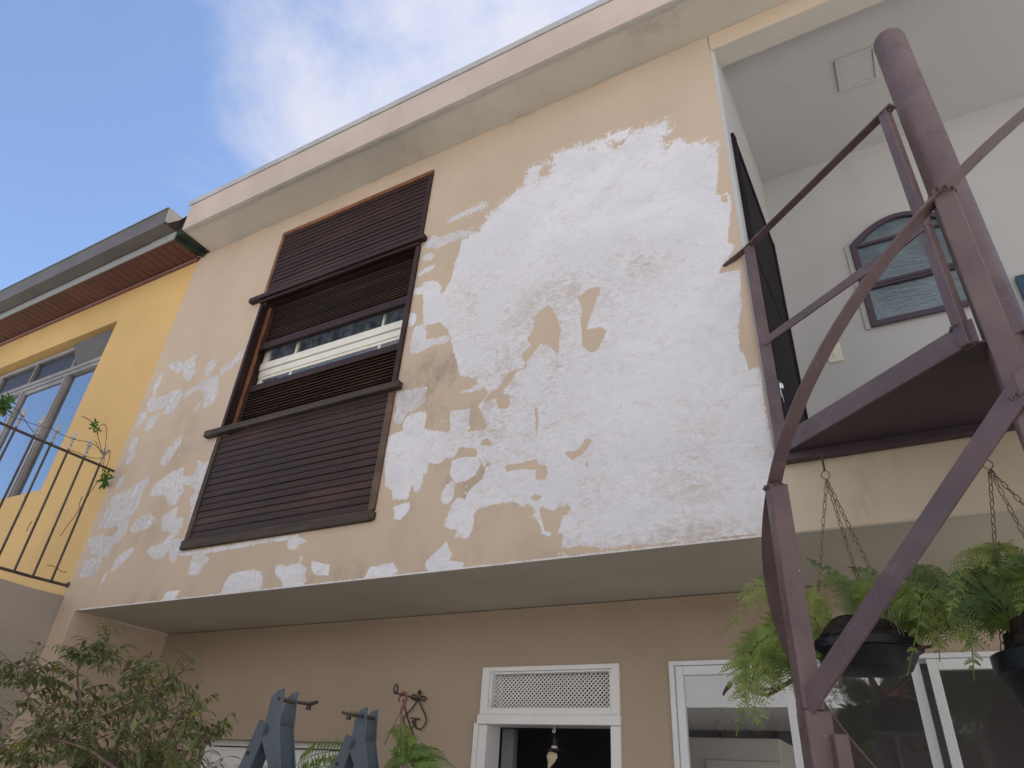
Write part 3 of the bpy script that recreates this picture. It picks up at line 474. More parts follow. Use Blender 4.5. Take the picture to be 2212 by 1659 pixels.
# eave: soffit slab, fascia, flashing, roof
FX = -.055
MB().box(FX+.01, XE, -.28, .3, 3.002, 3.05).build('eave_soffit', MT['soffit'], house, bevel=.003)
mb = MB(); mb.prism([(FX, -.293, 3.0), (FX, -.281, 3.0), (FX, -.281, 3.30), (FX, -.305, 3.30)], (XE-FX, 0, 0)); mb.box(FX-.001, FX+.009, -.279, .05, 3.0, 3.30)
MB().box(FX+.012, XE, -.282, -.262, 2.994, 3.0015).build('drip_groove', MT['flash'], house)
mb.build('fascia', MT['fascia'], house, bevel=.002)
mb = MB()
xx = FX-.03
while xx < XE:
    L_ = 1.95; mb.prism([(xx, -.312, 3.266), (xx, -.3075, 3.266), (xx, -.3075, 3.318), (xx, .2, 3.33), (xx, .2, 3.335), (xx, -.312, 3.324)], (L_, 0, 0)); mb.prism([(xx+L_, -.314, 3.273), (xx+L_, -.3125, 3.273), (xx+L_, -.3125, 3.326), (xx+L_, -.314, 3.326)], (.03, 0, 0)); xx += L_+.001
mb.build('roof_flashing', MT['flash'], house)
MB().box(FX+.01, XE, .15, 9, 3.1, 3.28).build('roof_slab', MT['cement'], house)
# loggia
LX, LY, LC = 4.216, 1.235, 3.0
wx = lambda y: 4.2155+.0247*y
MB().box(XR-.003, XE, .0, .13, 2.859, 3.0).build('lintel', MT['beige'], house)
MB().box(XR+.001, XE, .002, .131, 2.855, 2.8585).build('lintel_underside', MT['soffit'], house)
mb = MB().prism([(XR-.03, .002, .283), (XR+.001, .002, .283), (wx(.02), .02, .283), (wx(LY), LY, .283), (XR-.03, LY, .283)], (0, 0, 2.572)); mb.prism([(XR-.03, .1301, 2.8552), (wx(.1301), .1301, 2.8552), (wx(LY), LY, 2.8552), (XR-.03, LY, 2.8552)], (0, 0, .145)); mb.box(XR-.004, XE, LY, LY+.1, .28, 3.0); mb.box(LX, XE, .131, LY, 3.0, 3.04); mb.build('loggia_wall', MT['loggia'], house, label='pale grey loggia walls and ceiling')
# ceiling hatch frame in the loggia
mb = MB()
c0 = (4.815, .48); c1 = (5.03, .71)
for a in ((c0[0], c1[0], c0[1], c0[1]+.014), (c0[0], c1[0], c1[1]-.014, c1[1]), (c0[0], c0[0]+.014, c0[1]+.014, c1[1]-.014), (c1[0]-.014, c1[0], c0[1]+.014, c1[1]-.014)): mb.box(*a, 2.985, 2.9995)
mb.box(c0[0]+.014, c1[0]-.014, c0[1]+.014, c1[1]-.014, 2.993, 2.9996)
mb.build('ceiling_hatch', MT['loggia'], house, bevel=.003)
# loggia door on the left wall with frame
dz = 2.245; DY0, DY1 = .105, 1.06
def onwall(y0, y1, z0, z1, t0, t1, mb): return mb.prism([(wx(y0)+t0, y0, z0), (wx(y1)+t0, y1, z0), (wx(y1)+t1, y1, z0), (wx(y0)+t1, y0, z0)], (0, 0, z1-z0))
d = onwall(DY0+.05, DY1-.05, .29, dz-.05, .001, .010, MB()).build('loggia_door', MT['darkwood'], house, bevel=.002, label='dark wooden loggia door')
fr = MB()
for y0_, y1_ in ((DY0, DY0+.05), (DY1-.05, DY1)): onwall(y0_, y1_, .284, dz, .001, .018, fr); onwall(y0_+.012, y1_-.012, .284, dz-.012, .018, .022, fr)
onwall(DY0+.05, DY1-.05, dz-.05, dz, .001, .018, fr)
fr.build('door_frame', MT['darkwood'], d, bevel=.002)
pn = MB(); onwall(DY0+.12, DY1-.12, 1.45, dz-.14, .010, .013, pn); onwall(DY0+.12, DY1-.12, .42, 1.3, .010, .013, pn); pn.build('door_panels', MT['darkwood'], d, bevel=.001)

# light switch
b = onp(1802, 762, 1, LY-.008)
sw = MB().box(b.x-.038, b.x+.038, LY-.010, LY-.0005, b.z-.062, b.z+.062).build('light_switch', MT['plastic'], house, bevel=.008)
MB().box(b.x-.011, b.x+.011, LY-.014, LY-.0102, b.z-.03, b.z+.03).build('rocker', MT['plastic'], sw, bevel=.002)
# arched window on the loggia back wall
wx0, wx1, wz0, wz1 = 4.672, 5.23, 1.575, 2.20
def arch(x0, x1, zb, zs, rise, n=18):
    c = [(x0, zb), (x1, zb)]
    return c+[(x1+(x0-x1)*t, zs+rise*math.sin(PI*t)**.9) for t in [k/n for k in range(n+1)]]
win = MB(); yy = LY-.02
def ring(outer, inner, y0, y1, mb):
    n = len(outer); v = [(x, y, z) for y in (y0, y1) for lst in (outer, inner) for x, z in lst]
    f = []
    for i in range(n):
        j = (i+1) % n
        f += [(i, j, n+j, n+i), (2*n+i, 2*n+j, 3*n+j, 3*n+i), (i, j, 2*n+j, 2*n+i), (n+i, n+j, 3*n+j, 3*n+i)]
    mb.add(v, f)
ring(arch(wx0, wx1, wz0, wz1, .15), arch(wx0+.035, wx1-.035, wz0+.035, wz1-.015, .135), LY-.03, LY-.001, win)
mid = 1.86
win.box(wx0+.04, wx1-.04, LY-.029, LY-.004, mid-.02, mid+.02); win.box(wx0+.04, wx1-.04, LY-.036, LY-.0295, mid-.006, mid+.006); win.box(wx0+.04, wx1-.04, LY-.029, LY-.004, wz1-.03, wz1-.012)
aw = win.build('arched_window', MT['winmaroon'], house, bevel=.003)
g = MB(); a_ = arch(wx0+.02, wx1-.02, wz0+.02, wz1-.01, .14); g.add([(x, LY-.010, z) for x, z in a_], [tuple(range(len(a_)))]); g.build('window_pane', MT['globs'], aw)
g = MB(); g.add([(x, LY-.003, z) for x, z in a_], [tuple(range(len(a_)))]); g.build('blind', paint('loggia_window_blind', (0.29, 0.32, 0.335), var=.25, scale=5, bump=0), aw)
o_ = MB(); ring(arch(wx0-.03, wx1+.03, wz0-.002, wz1+.01, .175), arch(wx0-.002, wx1+.002, wz0+.001, wz1, .152), LY-.012, LY-.0005, o_); o_.build('window_surround', MT['loggia'], aw, bevel=.002)
dn = onp(2186, 602, 1, LY-.01)
bd = MB().box(dn.x+.01, dn.x+.9, LY-.03, LY-.001, .3, dn.z).build('blue_door', MT['glblue'], house, bevel=.004, label='blue door at the right end of the loggia')
MB().box(dn.x+.12, dn.x+.75, LY-.034, LY-.0305, .5, dn.z-.15).build('door_panel', MT['glblue'], bd, bevel=.003)

# ------------------------------------------------------------------ shutter window
shw = empty('shutter_window', (0, 0, 0), None, None); shw.parent = house; shw.location = (0, 0, 2.46); del_ = ROOTLOC
ROOTLOC[shw.name] = Vector((0, 0, 0))
x0, x1, z0, z1 = SH
B1 = (2.118, 2.190); B2 = (1.036, 1.082)
def clap(x0, x1, z0, z1, n, y, mb, lip=.0035, gap=.0035, jit=.0012):
    h = (z1-z0)/n
    for i in range(n):
        a = z0+i*h+gap/2; b_ = a+h-gap; j = random.uniform(-jit, jit)
        mb.prism([(x0, y+j-lip, a), (x0, y+j-lip-.002, a+.006), (x0, y+j, b_), (x0, y+.02, b_), (x0, y+.02, a)], (x1-x0, 0, 0))
    mb.box(x0, x1, y+.021, y+.027, z0, z1); return mb
def louvre(x0, x1, z0, z1, n, y, mb):
    h = (z1-z0)/n
    for i in range(n):
        c = z0+(i+.5)*h; t = math.radians(48); u = Vector((0, math.sin(t), math.cos(t)))*.019; w_ = Vector((0, -math.cos(t), math.sin(t)))*.0035; C_ = Vector((x0, y, c))
        dz_ = random.uniform(-.0012, .0012)
        mb.prism([C_-u-w_+Vector((0, 0, dz_)), C_-u+w_, C_+u+w_, C_+u-w_], (x1-x0, 0, 0))
    return mb
# fixed boarded panels top and bottom
p_ = clap(x0+.028, x1-.028, B1[1], z1-.022, 15, -.002, MB()).build('upper_board_panel', MT['shutter'], shw)
p_ = clap(x0+.035, x1-.04, z0+.048, B2[0]-.002, 16, -.002, MB(), .003).build('lower_board_panel', MT['shutterold'], shw)
MB().box(x0-.004, x1+.004, -.012, .012, z1-.026, z1+.010).box(x0-.004, x0+.026, -.012, .012, B1[1], z1-.0265).build('upper_frame', MT['edgewood'], shw, bevel=.003)
MB().box(x1-.027, x1+.004, -.013, .012, B1[1], z1-.0225).build('upper_frame', MT['shutter'], shw, bevel=.003)
MB().box(x0-.004, x0+.034, -.014, .012, z0+.046, B2[0]).build('lower_frame', MT['sill'], shw, bevel=.003)
MB().box(x1-.038, x1+.004, -.014, .012, z0+.046, B2[0]).build('lower_frame', MT['sillbrown'], shw, bevel=.003)
mb = MB(); mb.box(x0-.012, x1-.006, -.022, .012, z0-.012, z0+.045); mb.prism([(x1-.02, -.026, z0-.012), (x1+.012, -.024, z0-.006), (x1+.014, -.02, z0+.03), (x1-.016, -.03, z0+.052)], (0, .03, 0)); mb.build('sill', MT['sill'], shw, bevel=.006)
# projecting rails
MB().prism([(.765, -.042, 2.145), (2.335, -.042, 2.145), (2.335, -.042, 2.183), (.765, -.042, 2.183)], (0, .04, 0)).box(x0-.003, x1+.003, -.026, -.003, 2.118, 2.1445).build('upper_rail', MT['shutter'], shw, bevel=.002)
MB().box(.762, 2.338, -.042, -.002, 1.04, 1.083).build('lower_rail', MT['sill'], shw, bevel=.003)
# box side frames of the sliding zone
MB().box(x0-.004, x0+.022, -.012, .17, B2[1]+.001, B1[0]-.004).build('side_frame', MT['shutter'], shw, bevel=.003)
MB().box(x1-.028, x1+.004, -.018, .17, B2[1]+.001, B1[0]-.004).build('side_frame', MT['shutter'], shw, bevel=.003)
MB().box(x0+.023, x0+.05, .045, .06, B2[1]+.002, B1[0]-.005).build('guide_strip', MT['edgewood'], shw, bevel=.002)
MB().box(x0+.022, x1-.028, .02, .17, B1[0]-.004, B1[0]+.03).build('head_board', MT['shutter'], shw)
# upper sliding shutter and lower sliding shutter
YS = .078
def sliding(z0_, z1_, railtop, railbot, n, mat, name):
    mb = MB(); mb.box(x0+.03, x0+.07, YS-.016, YS+.016, z0_, z1_); mb.box(x1-.072, x1-.032, YS-.016, YS+.016, z0_, z1_)
    mb.box(x0+.07, x1-.072, YS-.017, YS+.015, z1_-railtop, z1_); mb.box(x0+.07, x1-.072, YS-.017, YS+.015, z0_, z0_+railbot)
    f = mb.build(name, MT['shutter'], shw, bevel=.003)
    louvre(x0+.068, x1-.07, z0_+railbot, z1_-railtop, n, YS, MB().box(x0+.069, x1-.071, YS+.0155, YS+.019, z0_+.002, z1_-.002)).build('slats', mat, shw)
sliding(1.742, 2.20, .05, .058, 15, MT['shutterold'], 'upper_sliding_shutter')
sliding(1.075, 1.440, .05, .02, 13, MT['shutterold'], 'lower_sliding_shutter')
# cream sash behind, glass, curtain
YW = .135
mb = MB(); mb.box(x0+.03, x1-.03, YW-.022, YW+.01, 1.606, 1.662).box(x0+.03, x1-.03, YW-.012, YW+.02, 1.552, 1.603).box(x0+.03, x1-.03, YW-.006, YW+.018, 1.53, 1.5515)
mb.box(x0+.03, x0+.07, YW-.012, YW+.02, 1.663, 2.0).box(x0+.33, x0+.348, YW-.006, YW+.02, 1.663, 2.0).box(x1-.333, x1-.315, YW-.006, YW+.02, 1.663, 2.0).box(x1-.07, x1-.04, YW-.012, YW+.02, 1.663, 2.0)
mb.box(x0+.03, x0+.07, YW-.006, YW+.02, 1.2, 1.5295).box(x0+.33, x0+.35, YW-.004, YW+.02, 1.2, 1.5295).box(x1-.33, x1-.31, YW-.004, YW+.02, 1.2, 1.5295)
sash = mb.build('sash', MT['sash'], shw, bevel=.003)
MB().box(x0+.03, x1-.03, YW+.004, YW+.007, 1.1, 2.1).build('window_glass', MT['gl'], shw)
mb = MB(); nfl = 150
xs = [x0+.03+(x1-x0-.06)*k/nfl for k in range(nfl+1)]
yv = [YW+.034+.016*math.sin(k*.55)+.008*math.sin(k*1.27+1) for k in range(nfl+1)]
mb.add([(x, y, z) for z in (1.0, 2.15) for x, y in zip(xs, yv)], [(k, k+1, nfl+2+k, nfl+1+k) for k in range(nfl)])
mb.build('curtain', MT['curtain'], shw, smooth=True)
MB().box(x0+.5, x0+.508, YW-.01, YW-.004, 1.664, 1.70).build('catch', MT['iron'], shw)
MB().box(x0-.3, x0-.28, .19, .45, .7, 2.6).box(x1+.3, x1+.32, .19, .45, .7, 2.6).box(x0-.3, x1+.3, .19, .45, 2.6, 2.62).build('room_lining', MT['cream'], shw)

# ------------------------------------------------------------------ ground floor openings
# white louvred window (left)
a, b_, c, d_ = WIN_G; yw = D1+.05
sh2 = MB().box(a+.001, a+.035, D1+.05, D1+.13, c, d_-.001).box(b_-.035, b_-.001, D1+.05, D1+.13, c, d_-.001).box(a+.035, b_-.035, D1+.052, D1+.13, d_-.03, d_-.001).build('ground_floor_window', MT['white'], house, bevel=.003)
m_ = (a+b_)/2
for q0, q1 in ((a+.037, m_-.003), (m_+.003, b_-.037)):
    mb = MB().box(q0, q1, D1+.08, D1+.10, c, d_-.036)
    n = 3; wd = (q1-q0)/n
    for i in range(n):
        for r_ in range(16):
            zz = d_-.115-r_*.045
            mb.prism([(q0+i*wd+.05, D1+.0795, zz), (q0+i*wd+.05, D1+.060, zz-.008), (q0+i*wd+.05, D1+.064, zz-.015), (q0+i*wd+.05, D1+.0795, zz-.012)], (wd-.08, 0, 0))
    mb.build('shutter_leaf', MT['white'], sh2, bevel=.001)
# door frame with lattice transom
a, b_, c, d_ = DOOR
df = MB()
HB0, HB1 = -.540, -.498; LB = -.467
df.box(a-.012, a+.030, D1-.018, D1+.12, HB1, d_+.006).box(b_-.030, b_+.010, D1-.018, D1+.12, HB1, d_+.006).box(a+.03, b_-.03, D1-.018, D1+.12, d_-.016, d_+.006).box(a+.03, b_-.03, D1-.016, D1+.12, HB1, LB)
df.box(a-.018, b_+.014, D1-.026, D1+.12, HB0, HB1)
df.box(a-.012, a+.034, D1-.014, D1+.12, c, HB0).box(b_-.036, b_+.010, D1-.014, D1+.12, c, HB0)
df.box(a+.03, a+.042, D1-.008, D1+.1, LB, d_-.016).box(b_-.042, b_-.03, D1-.008, D1+.1, LB, d_-.016).box(a+.042, b_-.042, D1-.008, D1+.1, d_-.026, d_-.016)
df.box(a-.040, a-.014, D1-.016, D1-.002, c, -.532)
dfo = df.build('door_frame', MT['white'], house, bevel=.003)
lt = MB(); lx0, lx1, lz0, lz1 = a+.042, b_-.042, LB, d_-.026
px_, pz_ = .0212, .0200; ang = math.atan2(pz_, px_); hw = .0028
def clipseg(p, q):
    t0, t1 = 0., 1.; dx, dz2 = q[0]-p[0], q[1]-p[1]
    for P_, Q_ in ((-dx, p[0]-lx0), (dx, lx1-p[0]), (-dz2, p[1]-lz0), (dz2, lz1-p[1])):
        if abs(P_) < 1e-12:
            if Q_ < 0: return None
        else:
            r_ = Q_/P_
            if P_ < 0: t0 = max(t0, r_)
            else: t1 = min(t1, r_)
    return None if t0 >= t1 else ((p[0]+dx*t0, p[1]+dz2*t0), (p[0]+dx*t1, p[1]+dz2*t1))
k = -12
Hh = lz1-lz0
for sgn, yo in ((1, 0), (-1, .004)):
    for k in range(-14, 44):
        X = lx0+k*px_; sg = clipseg((X, lz0 if sgn > 0 else lz1), (X+Hh*px_/pz_, lz1 if sgn > 0 else lz0))
        if not sg: continue
        (ax, az_), (bx, bz_) = sg; nrm = Vector((-(bz_-az_), 0, bx-ax)).normalized()*hw*2
        lt.bar([(ax, D1+.03+yo, az_), (bx, D1+.03+yo, bz_)], nrm, (0, .0038, 0))
lt.build('transom_lattice', MT['white'], dfo)
MB().box(a+.04, b_-.04, D1+.10, D1+.11, LB, d_-.02).build('transom_dark_sheet', MT['fibre'], dfo)  # near-black sheet standing in for the unlit hall behind the lattice
MB().box(a+.045, a+.11, D1+.121, D1+.16, c, -.545).build('inner_jamb', MT['room'], dfo)
# sliding door
a, b_, c, d_ = SLD
s_ = MB(); fw = .038
s_.box(a-.008, a+.014, D1-.012, D1+.1, c, d_+.006).box(a+.014, b_, D1-.012, D1+.1, d_-.012, d_+.006)
so_ = s_.build('sliding_door', MT['alu'], house, bevel=.002)
def leaf(x0_, x1_, y, nm='door_leaf'):
    f = MB().box(x0_, x0_+.034, y, y+.03, c, d_-.013).box(x1_-.034, x1_, y, y+.03, c, d_-.013).box(x0_+.034, x1_-.034, y, y+.03, d_-.050, d_-.013).box(x0_+.034, x1_-.034, y, y+.03, c, c+.06)
    o = f.build(nm, MT['alu'], so_, bevel=.002); MB().box(x0_+.03, x1_-.03, y+.012, y+.016, c+.05, d_-.045).build('glass_pane', MT['gldoor'], so_)
leaf(a+.016, 4.045, D1+.0); leaf(4.02, 4.505, D1+.035); leaf(4.53, 5.1, D1+.0); leaf(5.12, 5.7, D1+.035)
# interior behind the doors
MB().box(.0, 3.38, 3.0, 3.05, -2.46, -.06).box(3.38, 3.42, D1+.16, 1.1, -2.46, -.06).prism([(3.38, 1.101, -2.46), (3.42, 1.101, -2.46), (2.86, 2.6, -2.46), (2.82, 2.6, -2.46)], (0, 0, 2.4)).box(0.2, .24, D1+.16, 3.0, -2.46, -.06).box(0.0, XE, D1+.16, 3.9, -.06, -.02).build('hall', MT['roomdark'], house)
MB().box(2.9, XE, 2.4, 2.45, -2.46, -.06).build('kitchen_wall', MT['room'], house)
MB().box(0, XE, D1+.15, 3.9, -2.46, -2.44).build('inner_floor', MT['cement'], house)
mb = MB().box(2.95, 3.0, 1.6, 1.64, -2.4, -.1).box(2.78, 2.83, 2.2, 2.24, -2.4, -.1); mb.build('inner_door_frame', MT['room'], house)
cab = empty('kitchen_cabinet', (3.6, 1.5, -2.44), 'cream kitchen cabinet seen through the sliding door glass', 'cabinet')
cq0, cq1 = onp(1478, 1592, 1, 1.35), onp(1683, 1592, 1, 1.35)
MB().box(cq0.x, cq1.x, 1.35, 1.75, -2.44, cq0.z).build('carcass', MT['cream'], cab, bevel=.004)
MB().box(cq0.x+.1, cq1.x-.003, 1.333, 1.349, -1.6, onp(1520, 1640, 1, 1.33).z).build('cabinet_door', MT['cream'], cab, bevel=.004)
# wall clock
cc = onp(1614, 1575, 1, 2.38); ck = empty('wall_clock', (cc.x, 2.39, cc.z), 'large round dark wall clock on the kitchen wall behind the glass', 'clock')
mb = MB(); nn = 48; rO, rI = .185, .165
ring([(cc.x+rO*math.cos(2*PI*k/nn), cc.z+rO*math.sin(2*PI*k/nn)) for k in range(nn)], [(cc.x+rI*math.cos(2*PI*k/nn), cc.z+rI*math.sin(2*PI*k/nn)) for k in range(nn)], 2.36, 2.399, mb); mb.build('rim', MT['iron'], ck)
mb = MB(); mb.add([(cc.x+.166*math.cos(2*PI*k/nn), 2.385, cc.z+.166*math.sin(2*PI*k/nn)) for k in range(nn)], [tuple(range(nn))]); mb.build('dial', MT['room'], ck)
mb = MB(); mb.bar([(cc.x, 2.378, cc.z), (cc.x-.09, 2.378, cc.z+.05)], (0.004, 0, .006), (0, .002, 0)); mb.bar([(cc.x, 2.376, cc.z), (cc.x+.05, 2.376, cc.z-.045)], (0.004, 0, .006), (0, .002, 0)); mb.build('hands', MT['iron'], ck)
for hnum in range(1, 13):
    cu = bpy.data.curves.new('numeral', 'FONT'); cu.body = str(hnum); cu.size = .042; cu.align_x = 'CENTER'; cu.align_y = 'CENTER'; cu.extrude = .0008
    to = bpy.data.objects.new('tmp', cu); COL.objects.link(to); dg = bpy.context.evaluated_depsgraph_get(); tm = bpy.data.meshes.new_from_object(to.evaluated_get(dg)); bpy.data.objects.remove(to)
    t_ = 2*PI*(3-hnum)/12; o = bpy.data.objects.new('numeral', tm); COL.objects.link(o); tm.materials.append(MT['iron']); o.parent = ck
    o.rotation_euler = (PI/2, 0, 0); o.location = (.135*math.cos(t_), -.010, .135*math.sin(t_))

# ------------------------------------------------------------------ yellow neighbour
yh = empty('yellow_house', (-.19, 0, -2.46), 'yellow rendered house with zinc gutter and aluminium window, left of the beige house', 'house')
YX0 = -5.2; YXR = XL-.001; YT = 2.97
YWIN = (-3.7, -1.10, .975, 2.595)
mb = walls_with_holes(YX0, YXR, -2.46, YT+.2, 0.0, .2, [YWIN], MB())
mb.build('wall', MT['yellow'], yh)
mb = MB(); n = 56
for i in range(n):
    a_ = YX0+(YXR+.02-YX0)*i/n; b2 = YX0+(YXR+.02-YX0)*(i+1)/n
    mb.box(a_+.003, b2-.003, -.262, -.001, YT+.001, YT+.012); mb.box(a_-.002, a_+.002, -.262, -.001, YT+.009, YT+.014)
mb.build('soffit', MT['woodsoffit'], yh)
mb = MB(); mb.prism([(YX0, -.001, YT), (YX0, -.022, YT-.002), (YX0, -.03, YT-.012), (YX0, -.022, YT-.024), (YX0, -.001, YT-.028)], (YXR-YX0+.01, 0, 0)); mb.build('cornice', MT['redtrim'], yh, smooth=True)
MB().box(YX0, -.50, -.274, -.2625, YT-.004, YT+.075).box(-.499, YXR+.02, -.277, -.2625, YT-.006, YT+.077).build('fascia_board', MT['trim'], yh, bevel=.002)
MB().prism([(YXR+.001, -.262, YT-.004), (YXR+.022, -.262, YT-.004), (YXR+.075, -.006, YT-.004), (YXR+.056, -.006, YT-.004)], (0, 0, .036)).build('end_board', MT['mould'], yh, bevel=.003)
gp = [(-.279, YT+.082), (-.385, YT+.085), (-.395, YT+.245), (-.403, YT+.247), (-.403, YT+.253), (-.389, YT+.251), (-.379, YT+.092), (-.279, YT+.089)]
gt = MB(); xx = YX0
for xe in (-3.6, -2.15, -.46, -.19):
    gt.prism([(xx, y, z) for y, z in gp], (xe-xx-.001, 0, 0)); gt.prism([(xe-.012, y+(-.002 if y < -.3 else 0), z-.002) for y, z in gp[:2]]+[(xe-.012, -.386, YT+.086), (xe-.012, -.279, YT+.083)], (.014, 0, 0)); xx = xe
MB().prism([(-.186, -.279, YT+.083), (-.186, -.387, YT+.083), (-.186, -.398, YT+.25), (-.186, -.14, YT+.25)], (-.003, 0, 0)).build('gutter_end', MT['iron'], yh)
gt.build('gutter', MT['gutter'], yh)
MB().prism([(YX0, -.27, YT+.09), (YX0, -.27, YT+.12), (YX0, 2.0, YT+.55), (YX0, 2.0, YT+.5)], (YXR-YX0-.01, 0, 0)).build('roof', MT['tile'], yh)
MB().prism([(YXR+.002, -.262, YT+.033), (YXR+.02, -.262, YT+.033), (FX+.02, -.26, YT+.033), (FX+.06, -.006, YT+.033), (YXR+.002, -.006, YT+.033)], (0, 0, .20)).build('verge_mortar', MT['mould'], yh)
MB().prism([(-.13, -.30, YT+.17), (-.07, -.27, YT+.25), (-.10, -.25, YT+.26), (-.16, -.29, YT+.19)], (0, .12, .01)).build('broken_tile', MT['iron'], yh)
# window
a, b_, c, d_ = YWIN; yg = .06
wf = MB(); wf.box(a, b_, yg, yg+.05, d_-.085, d_-.045).box(a, b_, yg-.004, yg+.05, 2.245, 2.285).box(a, b_, yg+.002, yg+.05, 2.205, 2.24).box(a, b_, yg, yg+.05, c+.001, c+.02)
for xm in (-2.40, -1.695): wf.box(xm-.012, xm+.012, yg, yg+.05, 2.286, d_-.086)
for xm, wdt in ((-2.40, .03), (-1.70, .022)): wf.box(xm-wdt, xm+wdt*.1, yg-.006, yg+.05, c+.02, 2.204); wf.box(xm+wdt*.2, xm+wdt, yg+.004, yg+.05, c+.02, 2.204)
wf.box(-3.05, -3.02, yg, yg+.05, c+.02, d_-.086).box(a, b_, yg+.03, yg+.05, d_-.0445, d_-.001)
yw_ = wf.build('window', MT['greymetal'], yh, bevel=.002)
for q0, q1, z0_, z1_, yo in ((a, -2.43, c+.02, 2.205, .03), (-2.37, -1.72, c+.02, 2.15, .022), (-1.67, b_, c+.02, 2.205, .034), (a, -2.412, 2.286, d_-.086, .03), (-2.388, -1.707, 2.286, d_-.086, .03)):
    MB().box(q0, q1, yg+yo, yg+yo+.004, z0_, z1_).build('pane', MT['gltop' if z0_ > 2.25 else 'glneigh'], yw_)
MB().box(-2.37, -1.72, yg+.01, yg+.04, 2.155, 2.20).build('sash_rail', MT['greymetal'], yw_)
mb = MB(); mb.prism([(-1.683, yg+.03, 2.29), (-1.683, yg+.034, 2.29), (-1.683, yg-.06, 2.50), (-1.683, yg-.064, 2.50)], (.57, 0, 0)); mb.build('open_vent_sash', MT['ventglass'], yw_)
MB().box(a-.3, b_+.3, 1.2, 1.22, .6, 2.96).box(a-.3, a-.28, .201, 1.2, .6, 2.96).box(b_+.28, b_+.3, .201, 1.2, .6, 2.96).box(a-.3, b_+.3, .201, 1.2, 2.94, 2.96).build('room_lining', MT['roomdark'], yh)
MB().box(a+.02, b_-.02, .14, .15, 2.29, 2.5).build('blind', MT['room'], yw_)

# ------------------------------------------------------------------ garden wall + railing on top
gw = MB()
import itertools
ny, nz = 60, 40
GY0 = -6.0
zt = lambda y: .105+.004*math.sin(y*9)+.003*math.sin(y*31)
gv = []
for j in range(nz+1):
    for i in range(ny+1):
        y = -.002+(GY0)*i/ny; t = j/nz; gv.append((-.19+.0015*math.sin(y*14+t*9), y, -2.46+(zt(y)+2.46)*t))
gw.add(gv, [(j*(ny+1)+i, j*(ny+1)+i+1, (j+1)*(ny+1)+i+1, (j+1)*(ny+1)+i) for j in range(nz) for i in range(ny)])
gw.add([(x, -.002+GY0*i/ny, zt(-.002+GY0*i/ny)) for x in (-.19, -.33) for i in range(ny+1)], [(i, i+1, ny+2+i, ny+1+i) for i in range(ny)])
gw.quad((-.33, -.002, -2.46), (-.33, GY0, -2.46), (-.33, GY0, .1), (-.33, -.002, .1)).quad((-.19, GY0, -2.46), (-.33, GY0, -2.46), (-.33, GY0, .105), (-.19, GY0, .105))
g_ = gw.build('garden_wall', MT['cement'], None, smooth=True); tag(g_, 'grey cement-rendered garden wall between the two houses, under the spiked railing', 'wall')
fe = empty('iron_railing', (-.19, -.5, .105), 'brown iron railing with silver spear tips on top of the grey garden wall', 'railing')
FXX = -.19
MB().tube([(FXX, .012, .975), (FXX, -.5, .971), (FXX, -2.6, .974)], .0095, 8).tube([(FXX, .012, .975), (FXX-.01, .012, .975)], .012, 6).build('top_rail', MT['railing'], fe, smooth=True)
MB().tube([(FXX, .01, .168), (FXX, -.25, .163), (FXX, -2.6, .16)], .0095, 8).tube([(FXX, .008, .168), (FXX+.004, -.004, .18), (FXX-.01, -.01, .165)], .015, 6).build('bottom_rail', MT['railing'], fe, smooth=True)
tipprof = [(.0062, .0), (.0115, .004), (.0062, .012), (.0062, .03), (.0125, .036), (.0065, .043), (.0065, .058), (.011, .063), (.0055, .070), (.005, .085)]
for i in range(22):
    y = -.112-.1152*i+random.uniform(-.002, .002)
    ln = random.uniform(-.0015, .0015)
    b0 = MB().tube([(FXX, y, .17), (FXX+ln, y+ln, .55), (FXX, y, .985)], .0076, 8)
    if i in (2, 3): b0.lathe((FXX, y, .30+.1*i), [(.0066, -.01), (.009, 0), (.0066, .01)], 8)
    pk = b0.build('picket', MT['railing'], fe, smooth=True)
    t_ = MB().lathe((FXX, y, .985), tipprof, 10)
    bz = .985+.085
    t_.add([(FXX-.019, y-.004, bz), (FXX, y-.019, bz), (FXX+.019, y+.004, bz), (FXX, y+.019, bz), (FXX, y, bz-.012), (FXX, y, bz+.068)], [(0, 1, 5), (1, 2, 5), (2, 3, 5), (3, 0, 5), (1, 0, 4), (2, 1, 4), (3, 2, 4), (0, 3, 4)])
    t_.build('spear_tip', MT['silver'], pk)

def bez(pts, n=14):
    """smooth curve through points (Catmull-Rom)"""
    P_ = [Vector(p) for p in pts]; P_ = [P_[0]*2-P_[1]]+P_+[P_[-1]*2-P_[-2]]; o = []
    for k in range(1, len(P_)-2):
        for i in range(n):
            t = i/n; a, b, c, d = P_[k-1:k+3]
            o.append(.5*((2*b)+(c-a)*t+(2*a-5*b+4*c-d)*t*t+(3*b-a-3*c+d)*t**3))
    o.append(P_[-2]); return o
def leafshape(mb, base, d, up, L_, W_, bend=.15, fold=.25, seg=4):
    d = d.normalized(); s = d.cross(up)
    if s.length < 1e-4: s = d.orthogonal()
    s.normalize(); u = s.cross(d).normalized(); b = len(mb.v); n = seg
    prof = [0.0, .62, 1.0, .72, 0.0] if seg == 4 else [0, 1, 0]
    for i in range(n+1):
        t = i/n; c = base+d*L_*t-u*bend*L_*t*t; w_ = W_*prof[i]/2
        mb.v += [tuple(c-s*w_+u*w_*fold), tuple(c), tuple(c+s*w_+u*w_*fold)]
    for i in range(n):
        a = b+i*3; mb.f += [(a, a+1, a+4, a+3), (a+1, a+2, a+5, a+4)]
